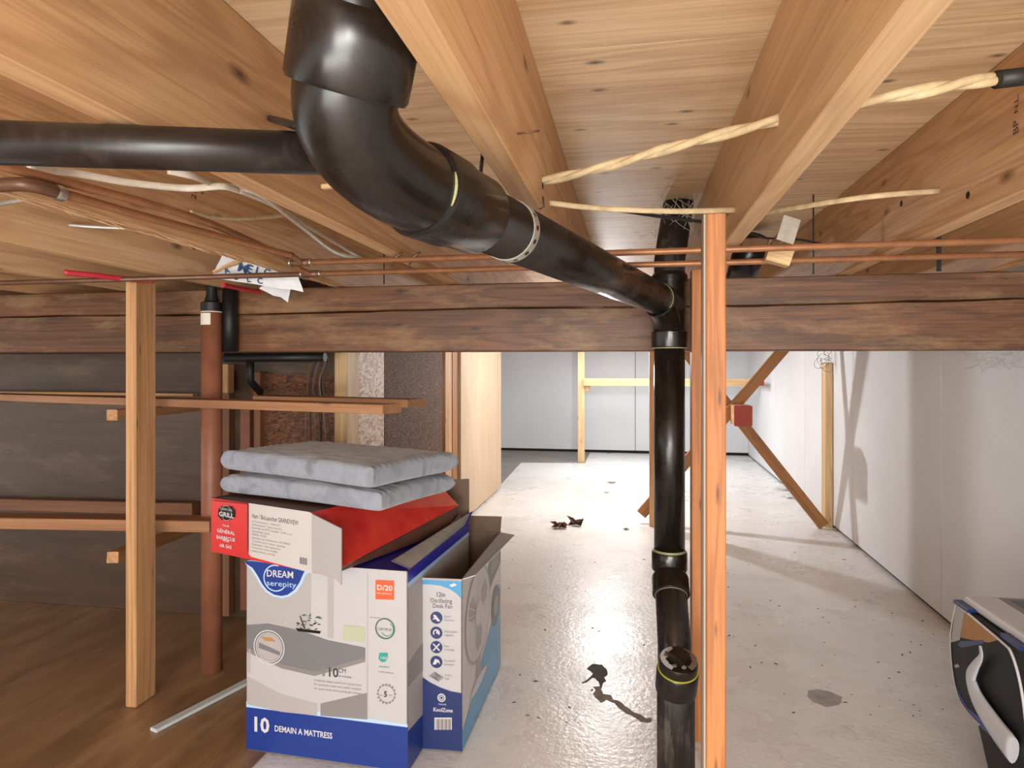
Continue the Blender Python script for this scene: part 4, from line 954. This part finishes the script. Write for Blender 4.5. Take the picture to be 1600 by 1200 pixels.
quad_slab('side_flap', (t_[0] + Z * .0, t_[3], t_[3] + Z * .085 - U2 * .0, t_[0] + Z * .04 - U2 * .012 + N2 * .01), .003, (M['liner'], M['c_white2']), fc, U2)['label'] = 'grey corrugated flap standing on the left'
quad_slab('front_flap', (t_[0] - N2 * .001, t_[1] - N2 * .001, t_[1] - Z * .004 - N2 * .006 , t_[0] - Z * .004 - N2 * .006), .0008, (M['c_white2'], M['c_white2']), fc, -N2)
P = Print(A2, U2, Z); P.n = -N2; 
nn2 = U2.cross(Z); P.n = nn2
hz_ = zf2 - fa.z
P.poly([(656, 905.5), (721, 905.5), (721, 936), (714, 928), (702, 920), (688, 915), (672, 913), (656, 913)], M['c_cyan'], 0); P.poly([(702, 914), (710, 911), (714, 914), (706, 917)], M['c_white2'], 1)
P.done('blue_header', fc, 'light blue header swoosh')
P.text('12in', 681, 932, 7, M['ink'], 1, wpx=13, bold=.01); P.text('Oscillating', 672, 941, 7, M['ink'], 1, wpx=34); P.text('Desk Fan', 676, 949.5, 7, M['ink'], 1, wpx=30)
P.done('title_text', fc, 'dark title lettering')
for i, (y, w1, w2) in enumerate(((965, 'Quiet', 'fonction'), (988.5, 'Adjustable', 'réglable'), (1011, 'Easy', 'montage'), (1034, 'Powerful', 'puissant'))):
    P.disc(682, y, 9.6, M['c_navy'], 1); x = 682
    if i == 0: P.poly([(676, y + 3), (681, y - 4), (688, y + 5), (684, y + 6), (681, y + 2)], M['c_white2'], 2); P.disc(679, y - 3, 2, M['c_white2'], 2, 8)
    if i == 1: P.ring(682, y, 5.5, .35, M['c_white2'], 2, a0=-40, a1=220); P.disc(684, y - 1, 2.6, M['c_white2'], 2, 10)
    if i == 2:
        for s in (-1, 1): P.poly([(682 - 6, y - 5 * s), (682 - 4, y - 6 * s), (682 + 6, y + 5 * s), (682 + 4, y + 6 * s)], M['c_white2'], 2)
    if i == 3: P.poly([(676, y + 4), (680, y - 5), (686, y - 3), (688, y + 4), (684, y), (681, y + 4)], M['c_white2'], 2)
    P.text(w1, 694, y - .5, 3.4, M['ink_grey'], 1); P.text(w2, 694, y + 5, 3.4, M['ink_grey'], 1)
P.done('feature_icons', fc, 'column of round navy icons with small captions')
for k in range(-4, 5):
    P.poly([(682 + k * 2.2 - .6 - 3, 1057 - abs(abs(k) - 4) * 0 - (8 - abs(k) * 1.6)), (682 + k * 2.2 + .6 - 3, 1057 - (8 - abs(k) * 1.6)), (682 + k * 2.2 + .6 + 3, 1057 + (8 - abs(k) * 1.6)), (682 + k * 2.2 - .6 + 3, 1057 + (8 - abs(k) * 1.6))], M['ink'], 1)
P.text('Grille', 695, 1056, 3.4, M['ink_grey'], 1); P.text('Safe', 695, 1061.5, 3.4, M['ink_grey'], 1); P.done('grille_icon', fc, 'black hatched square icon')
P.face([(0, .002), (W2, .002), (W2, P.P(722, 1083)[1])] + [P.P(x, y) for x, y in ((705, 1080), (688, 1074), (672, 1066), (662, 1059))] + [(0, P.P(656, 1055)[1])], M['c_navy'], 0)
P.ring(690, 1090, 6.5, .3, M['c_white2'], 1); P.ring(690, 1090, 3.4, .4, M['c_white2'], 1); P.text('tested', 685, 1101, 3, M['c_white2'], 1, wpx=12)
P.text('KoolZone', 677, 1111, 6, M['c_white2'], 1, wpx=30, bold=.02)
P.poly([(679, 1121), (706, 1121), (706, 1140), (679, 1140)], M['c_white2'], 1)
for k in range(12): P.poly([(681 + k * 2, 1123), (681 + k * 2 + (1.2 if k % 3 else .7), 1123), (681 + k * 2 + (1.2 if k % 3 else .7), 1140), (681 + k * 2, 1140)], M['ink'], 2)
P.done('blue_base', fc, 'navy lower panel with white logo and barcode')
Q = Print(B2, N2, Z); Q.n = N2.cross(Z)
Q.face([(0, .002), (D2, .002), (D2, hz_ * .62), (D2 * .72, hz_ * .45), (D2 * .45, hz_ * .33), (D2 * .15, hz_ * .17), (0, hz_ * .12)], M['c_cyan'], 0)
Q.face([(D2 * .5, hz_ * .66), (D2, hz_ * .78), (D2, hz_ * .99), (D2 * .75, hz_ * .97), (D2 * .6, hz_ * .86)], M['c_grey2'], 0)
def ell(cx, cy, rx, ry, n=30): return [(cx + rx * math.cos(2 * math.pi * k / n), cy + ry * math.sin(2 * math.pi * k / n)) for k in range(n)]
cx, cy = D2 * .36, hz_ * .66
Q.face(ell(cx, cy, D2 * .31, hz_ * .30), M['c_grey'], 1); Q.face(ell(cx, cy, D2 * .29, hz_ * .28), M['c_white2'], 2)
for k in range(3):
    a = k * 2.094 + .6; Q.face([(cx + D2 * .25 * math.cos(a + s * .5) * f, cy + hz_ * .24 * math.sin(a + s * .5) * f) for s, f in ((-1, .3), (-.9, .8), (-.3, 1), (.5, .95), (.9, .6), (.6, .3))], M['c_grey'], 3)
for k in range(24):
    a = k * math.pi / 12; Q.face([(cx + D2 * .07 * math.cos(a), cy + hz_ * .07 * math.sin(a)), (cx + D2 * .29 * math.cos(a), cy + hz_ * .28 * math.sin(a)), (cx + D2 * .29 * math.cos(a + .03), cy + hz_ * .28 * math.sin(a + .03)), (cx + D2 * .07 * math.cos(a + .08), cy + hz_ * .07 * math.sin(a + .08))], M['c_white2'], 4)
Q.face(ell(cx, cy, D2 * .08, hz_ * .08), M['c_white2'], 5); Q.face([(cx - D2 * .05, cy - hz_ * .28), (cx + D2 * .05, cy - hz_ * .28), (cx + D2 * .06, cy - hz_ * .42), (cx - D2 * .06, cy - hz_ * .42)], M['c_grey4'], 2)
Q.face(ell(cx, cy - hz_ * .44, D2 * .2, hz_ * .035), M['c_white2'], 3)
Q.face(ell(D2 * .84, hz_ * .52, D2 * .13, hz_ * .14), M['c_grey2'], 2); Q.face(ell(D2 * .84, hz_ * .52, D2 * .06, hz_ * .07), M['c_grey4'], 3)
for k in range(6): Q.face([(D2 * .7, hz_ * (.93 - k * .028)), (D2 * .93, hz_ * (.945 - k * .028)), (D2 * .93, hz_ * (.952 - k * .028)), (D2 * .7, hz_ * (.937 - k * .028))], M['c_white2'], 2)
Q.done('fan_picture', fc, 'printed picture of a white desk fan over light blue')

# ---- red carton on top
zg = CH - .3676
GR, GL = camv(-.5136, -.3676, 1.70), camv(-.8597, -.3676, 1.895)
U3 = (GR - GL).normalized(); N3 = Vector((-U3.y, U3.x, 0)); N3 = N3 if N3.y > 0 else -N3
zb3 = zt + .004; dn = Vector((0, 0, zb3 - zg)); GD = .52
rc = empty('red_carton', (GR + GL) / 2 + N3 * GD / 2 + dn, 'glossy red carton with a white label lying on the mattress carton', 'carton')
BRo, BRb = GR + U3 * .085 + Vector((0, 0, zb3 - zg + .018)), GR + U3 * .075 + N3 * (GD + .04) + Vector((0, 0, -.075))
GRb, GLb = GR + N3 * (GD + .02), GL + N3 * GD
bl, bb_ = GL + dn, GR + dn + U3 * .0
BR0 = BRo + Vector((0, 0, 0))
vs = [GL, GR, GRb, GLb, GL + dn, GR + dn + U3 * .06, GRb + dn + U3 * .05, GLb + dn, BRo, BRb]
mesh('body', vs, [(4, 5, 8, 1, 0), (0, 1, 2, 3), (3, 2, 9, 6, 7), (7, 4, 0, 3), (4, 7, 6, 5), (5, 6, 9, 8)], None, rc, fmats=[0, 1, 0, 0, 1, 1], mats=[M['c_red'], plain('carton_top_brown', '5e3a2b', .6, 0, .3, 12)])
nS = (BRo - GR).cross(GRb - GR).normalized(); nS = nS if nS.dot(CAM - GR) > 0 else -nS
quad_slab('side_panel', (GR + nS * .001, BRo + nS * .001, BRb + nS * .001, GRb + nS * .001), .002, (M['foil'], M['kraft']), rc, nS)['label'] = 'shiny red ribbed side panel slanting outward'
P = Print(GL, U3, Z); P.n = U3.cross(Z)
P.poly([(389, 786), (484, 800), (488, 803), (489, 896), (478, 893), (393, 870), (389, 866)], M['label'], 0)
P.text('Ham / BioLauncher GRANDVIEW', 394, 809, 7, M['ink'], 1, wpx=72)
for i, (tx, wpx) in enumerate((('# Sommaire : 100x27', 44), ('Dimensions / Instructions', 46), ('Ensemble et APTO modèle 12349 et un', 62), ('Assemblage requis', 28), ('SERIE 4100', 22), ('Appuyer sur fermement AFGRIND', 60), ('Toucher pour rester quelque', 52), ('Fabriqué / voir panneau', 44), ('Conserver votre modèle', 40), ('instructions suivies', 36))):
    P.text(tx, 394, 815.5 + i * 5.1, 3.3, M['ink_grey'], 1, wpx=wpx)
P.poly([(468, 869), (481, 872), (481, 884), (468, 881)], M['c_white2'], 1)
for k in range(6): P.poly([(469 + k * 2, 870 + k * .4), (470.2 + k * 2, 870.2 + k * .4), (470.2 + k * 2, 881 + k * .4), (469 + k * 2, 881 + k * .4)], M['ink'], 2)
P.done('shipping_label', rc, 'white label with rows of small print and a barcode')
P.poly([(345, 795), (350, 790), (366, 790), (371, 797), (371, 807), (362, 812), (350, 811), (344, 805)], M['c_black'], 1)
P.text('CHARCOAL', 348, 795.5, 3.6, M['c_white2'], 2, wpx=19); P.text('GRILL', 346, 805, 7, M['c_white2'], 2, wpx=23, bold=.02); P.ring(357.5, 801, 12, .06, M['c_grey'], 2)
P.done('brand_badge', rc, 'black badge with white lettering')
for tx, x, y, h, wpx in (('POUR', 352, 821, 2.6, 10), ('GÉNÉRAL', 343, 830, 5.2, 28), ('BARBECUE', 342, 840, 5.2, 29), ('POUR', 352, 844.5, 2.6, 10), ('AIR GAS', 347, 853, 5.2, 19)): P.text(tx, x, y, h, M['c_white2'], 2, wpx=wpx, bold=.02)
P.done('side_text', rc, 'white block lettering on red')
mp = at_d(491, 803, 1.675)
fp = [on_plane(x, y, GR - N3 * .010, N3) for x, y in ((487, 803), (533, 826), (533, 914), (524, 905), (487, 893))]
quad_slab('end_flap', fp[::-1], .003, (M['c_grey4'], M['c_grey4']), rc, -N3)['label'] = 'pale grey end flap hanging down'
rp = [on_plane(x, y, GL - N3 * .006, N3) for x, y in ((331, 782), (386, 788), (386, 862), (360, 868), (331, 850))]
quad_slab('red_tab', [rp[0], rp[4], rp[3], rp[2], rp[1]], .002, (M['c_red'], M['kraft']), rc, -N3)
for nm in ('brand_badge', 'side_text'): pass
for ob in [o for o in bpy.data.objects if o.parent == rc and (o.name.startswith('brand_badge') or o.name.startswith('side_text'))]:
    for v in ob.data.vertices: v.co -= (WM[rc.name].inverted().to_3x3() @ N3) * .007

# ---- cushions
def cushion(FRp, FLp, dep, th, label, seed, sag=.0, fold=0):
    FRp, FLp = Vector(FRp), Vector(FLp); Uc = (FRp - FLp); W = Uc.length; Uc.normalize(); Nc = Vector((-Uc.y, Uc.x, 0)); Nc = Nc if Nc.y > 0 else -Nc; Nc.normalize()
    rnd = random.Random(seed); nx, ny = 64, 48; vs, fs = [], []
    import mathutils.noise as mn
    def P3(s, t, top):
        x = s * 2 - 1; y = t * 2 - 1
        ex = 1 - abs(x) ** 46; ey = 1 - abs(y) ** 46
        e = max(ex * ey, 0) ** .42
        cor = (abs(x) * abs(y)) ** 8
        h = th / 2 * e * (1 - (.5 if x > 0 and y > 0 else .12) * cor)
        inx = 1 - .035 * (1 - abs(y) ** 2) * 0 ; ins = .012 * (1 - y * y) ; int_ = .012 * (1 - x * x)
        p = FLp + Uc * (W / 2 + x * (W / 2 - ins)) + Nc * (dep / 2 + y * (dep / 2 - int_))
        crown = .012 * (1 - x * x) * (1 - y * y)
        wr = mn.noise(Vector((x * 5 + seed, y * 9, seed))) * .0035 + mn.noise(Vector((x * 14, y * 20, seed + 5))) * .0016
        edge = math.exp(-((1 - abs(x)) * 7) ** 2); wr += edge * .003 * math.sin(y * 46 + seed)
        return p + Z * ((h + crown + wr * e) if top else (-h + crown * .3)) + Z * (sag * (x * x) - .0)
    for top in (1, 0):
        for j in range(ny + 1):
            for i in range(nx + 1): vs.append(P3(.5 - .5 * math.cos(math.pi * i / nx), .5 - .5 * math.cos(math.pi * j / ny), top))
    m = (nx + 1) * (ny + 1)
    for j in range(ny):
        for i in range(nx):
            q = (j * (nx + 1) + i, j * (nx + 1) + i + 1, (j + 1) * (nx + 1) + i + 1, (j + 1) * (nx + 1) + i); fs.append(q); fs.append(tuple(m + k for k in q[::-1]))
    o = mesh('body', vs, fs, M['fabric'], None, True)
    bm = bmesh.new(); bm.from_mesh(o.data); bmesh.ops.remove_doubles(bm, verts=bm.verts, dist=.0001); bm.to_mesh(o.data); bm.free(); o.data.shade_smooth()
    o.name = 'seat_cushion'; return tag(o, label, 'cushion', 'grey foam cushions')
zc1, zc2 = zg + .034, zg + .099
cushion(camv(-.325, zc1 - CH, 1.65), camv(-.85, zc1 - CH, 1.93), .34, .050, 'lower grey foam cushion lying directly on the red carton', 3)
cushion(camv(-.342, zc2 - CH, 1.63), camv(-.862, zc2 - CH, 1.96), .35, .056, 'upper grey foam cushion on top of the stack', 8)

# ---- appliance carton at right bottom
XA = .86
ap = empty('appliance_carton', at_x(1560, 1150, XA).xy.to_3d() + Vector((.15, 0, 0)), 'black, white and blue carton with a silver curved handle shape at the lower right edge', 'carton')
outl = [(1495, 942), (1487, 975), (1485, 1005), (1489, 1055), (1500, 1095), (1528, 1132), (1560, 1165)]
zt4 = at_x(1495, 942, XA).z
op = [at_x(px, py, XA) for px, py in outl]
ny_ = at_x(1655, 1090, XA).y
out2 = [(p.y, p.z) for p in op]; out2[-1] = (out2[-1][0], .0)
ny0 = 1.02
prof = out2 + [(ny0, 0.0), (ny0, zt4)]
k = len(prof); vs = [(XA, y, z) for y, z in prof] + [(XA + .32, y, z) for y, z in prof]
fs = [tuple(range(k)), tuple(range(2 * k - 1, k - 1, -1))] + [(i, i + k, (i + 1) % k + k, (i + 1) % k) for i in range(k)]
o = mesh('body', vs, fs, M['c_black'], ap); bmx = bmesh.new(); bmx.from_mesh(o.data); bmesh.ops.recalc_face_normals(bmx, faces=bmx.faces); bmx.to_mesh(o.data); bmx.free()
ylast = prof[0][0]
tp = mesh('lid', boxv((XA + .012, ny0, zt4 + .001), (XA + .33, ylast - .01, zt4 + .028)), BOXF, M['c_white2'], ap); bevel(tp, .009, 2)
mesh('lid_picture', boxv((XA + .085, ny0 + .01, zt4 + .0275), (XA + .32, ylast - .03, zt4 + .029)), BOXF, M['c_grey2'], ap)['label'] = 'grey border of the lid print'
mesh('lid_picture', boxv((XA + .105, ny0 + .02, zt4 + .0285), (XA + .31, ylast - .05, zt4 + .030)), BOXF, plain('lid_slate', '3f4450', .35, 0, .5, 25), ap)['label'] = 'dark slate-blue picture printed on the lid'
P = Print((XA, 0, 0), (0, -1, 0), Z)
P.poly([(1493, 944), (1507, 955), (1500, 1000), (1486, 1004)], M['c_grey4'], 0); P.poly([(1507, 955), (1560, 1000), (1545, 1004), (1520, 1000), (1501, 996)], M['kraft_tan'], 0)
P.done('torn_liner', ap, 'tan and pale cardboard showing in the opening')
P.poly([(1497, 1008), (1503, 1012), (1537, 1006), (1538, 1000), (1500, 1002)], M['c_navy'], 1)
P.poly([(1490, 1060), (1500, 1095), (1528, 1132), (1560, 1160), (1550, 1134), (1530, 1120), (1512, 1106), (1500, 1085)], M['c_blue'], 1); P.poly([(1500, 1042), (1497, 1037), (1491, 1040), (1494, 1044)], M['c_grey'], 1)
P.done('side_print', ap, 'blue curved print at the lower edge')
hv = [at_x(px, py, XA - .012) for px, py in ((1530, 1008), (1531, 1024), (1521, 1038), (1513, 1052), (1514, 1066), (1523, 1090), (1545, 1125), (1575, 1165))]
hw = [.006, .008, .014, .020, .024, .028, .032, .034]
pts = smooth_path(hv, 5); rs = [hw[min(int(i / 5), 6)] + (hw[min(int(i / 5) + 1, 7)] - hw[min(int(i / 5), 6)]) * (i % 5) / 5 for i in range(len(pts))]
tube('curved_handle', [p + Vector((-.0, -r * .7, 0)) for p, r in zip(pts, rs)], rs, M['silver'], ap, 14, flat=.35, upv=(0, 1, 0))['label'] = 'silver curved handle'
rim = [at_x(px, py, XA - .003) for px, py in ((1494, 943), (1530, 973), (1570, 1007), (1580, 1020), (1590, 1050), (1598, 1090), (1604, 1140))]
tube('rim', rim, .0032, M['c_white2'], ap, 8, curve=4)['label'] = 'white edge of the opening'
rim = [at_x(px, py, XA - .002) for px, py in ((1493, 944), (1487, 975), (1484.5, 1005), (1489, 1055), (1500, 1095), (1530, 1133))]
tube('rim', rim, .0018, M['liner'], ap, 6, curve=4)
for (x, y, x2, y2) in ((1494, 938, 1516, 946), (1568, 1003, 1599, 1016)):
    a, b = at_x(x, y, XA), at_x(x2, y2, XA)
    lumber('blue_tab', (XA + .004, a.y, zt4 + .003), (XA + .004, b.y, zt4 + .003), .022, .010, M['c_navy'], ap, bev=.001)

# ================================================================== DEBRIS
def leaf(px, py, size, mat, label, seed, curl=.4):
    rnd = random.Random(seed); c = at_z(px, py, .004); n = 14; vs = [c + Vector((0, 0, size * .12))]; a0 = rnd.uniform(0, 6)
    for k in range(n):
        a = a0 + 2 * math.pi * k / n; r = size * (1 if k % 2 else .55) * rnd.uniform(.75, 1.15)
        vs.append(c + Vector((r * math.cos(a), r * math.sin(a) * .8, size * curl * rnd.uniform(0, 1))))
    low = min(v.z for v in vs); vs = [v + Vector((0, 0, .001 - low)) for v in vs]
    m = n + 1; vs += [v + Vector((0, 0, .0012)) for v in vs]; fs = []
    for k in range(n): fs += [(0, 1 + (k + 1) % n, 1 + k), (m, m + 1 + k, m + 1 + (k + 1) % n), (1 + k, 1 + (k + 1) % n, m + 1 + (k + 1) % n, m + 1 + k)]
    return tag(mesh('dry_leaf', vs, fs, mat), label, 'leaf')
leaf(874, 824, .07, M['leaf'], 'curled brown dry leaf on the floor, left one of the clustered pair', 1, .7)
leaf(900, 820, .068, plain('leaf_maroon', '4b241c', .6, 0, .5, 40), 'dark reddish dry leaf on the floor, right one of the clustered pair', 2, .9)
leaf(956, 754, .045, M['leaf_tan'], 'pale tan dry leaf lying far back on the floor', 3, .3)
leaf(948, 769, .03, M['bare'], 'small grey leaf scrap in front of the tan leaf', 4, .2)
leaf(979, 827, .022, M['leaf'], 'tiny dark leaf scrap left of the black pipe', 5, .5)
rnd = random.Random(31)
def plastic(px, py, s, label, seed):
    rnd = random.Random(seed); c = at_z(px, py, 0); bm = bmesh.new(); bmesh.ops.create_icosphere(bm, subdivisions=2, radius=s)
    for v in bm.verts: v.co = Vector((v.co.x * 1.1, v.co.y * .9, max(v.co.z, -s * .2) * .45)) * rnd.uniform(.6, 1.3)
    lo = min(v.co.z for v in bm.verts)
    for v in bm.verts: v.co += Vector((c.x, c.y, -lo + .001))
    me = bpy.data.meshes.new('plastic_scrap'); vs = [v.co.copy() for v in bm.verts]; fs = [tuple(x.index for x in f.verts) for f in bm.faces]; bm.free()
    return tag(mesh('plastic_scrap', vs, fs, M['poly']), label, 'scrap')
plastic(1222, 765, .07, 'crumpled white plastic scrap on the floor by the right wall', 1); plastic(1236, 778, .045, 'smaller crumpled white plastic scrap in front of the larger one', 2)
vs, fs = [], []
for i in range(170):
    if i % 3: px, py = rnd.uniform(1120, 1490), rnd.uniform(740, 1120)
    else: px, py = rnd.uniform(790, 1020), rnd.uniform(730, 1130)
    if i % 4 == 0: y = rnd.uniform(3, 8); c = Vector((wallx(y) - rnd.uniform(.02, .2), y, 0))
    else: c = at_z(px, py, 0)
    if c.x > wallx(c.y) - .01: continue
    s = rnd.uniform(.002, .006); a = rnd.uniform(0, 6); u = Vector((math.cos(a), math.sin(a), 0)) * s * rnd.uniform(1, 2.4); v = Vector((-math.sin(a), math.cos(a), 0)) * s * .6; b0 = len(vs)
    vs += [c + u, c + v, c - u, c - v, c + Vector((0, 0, s * .6))]; fs += [(b0, b0 + 1, b0 + 4), (b0 + 1, b0 + 2, b0 + 4), (b0 + 2, b0 + 3, b0 + 4), (b0 + 3, b0, b0 + 4)]
o = mesh('floor_grit', vs, fs, M['chip_dark']); o['kind'] = 'stuff'; tag(o, 'scattered dark crumbs and grit on the painted floor', 'grit')

# bare bulb in the back room (hidden by the beam)
lb_ = empty('light_bulb', (-.18, 4.98, 1.29), 'bare bulb in a porcelain holder below the joists of the back room', 'lamp')
lathe('holder', (-.18, 4.98, 1.296), (0, 0, 1), [(0, .018), (.004, .03), (.02, .045), (JB - 1.297, .05)], M['porcelain'], lb_, 20)
lathe('glass', (-.18, 4.98, 1.222), (0, 0, 1), [(0, .004), (.003, .014), (.014, .024), (.028, .027), (.05, .02), (.065, .013), (.074, .013)], M['bulb'], lb_, 20)
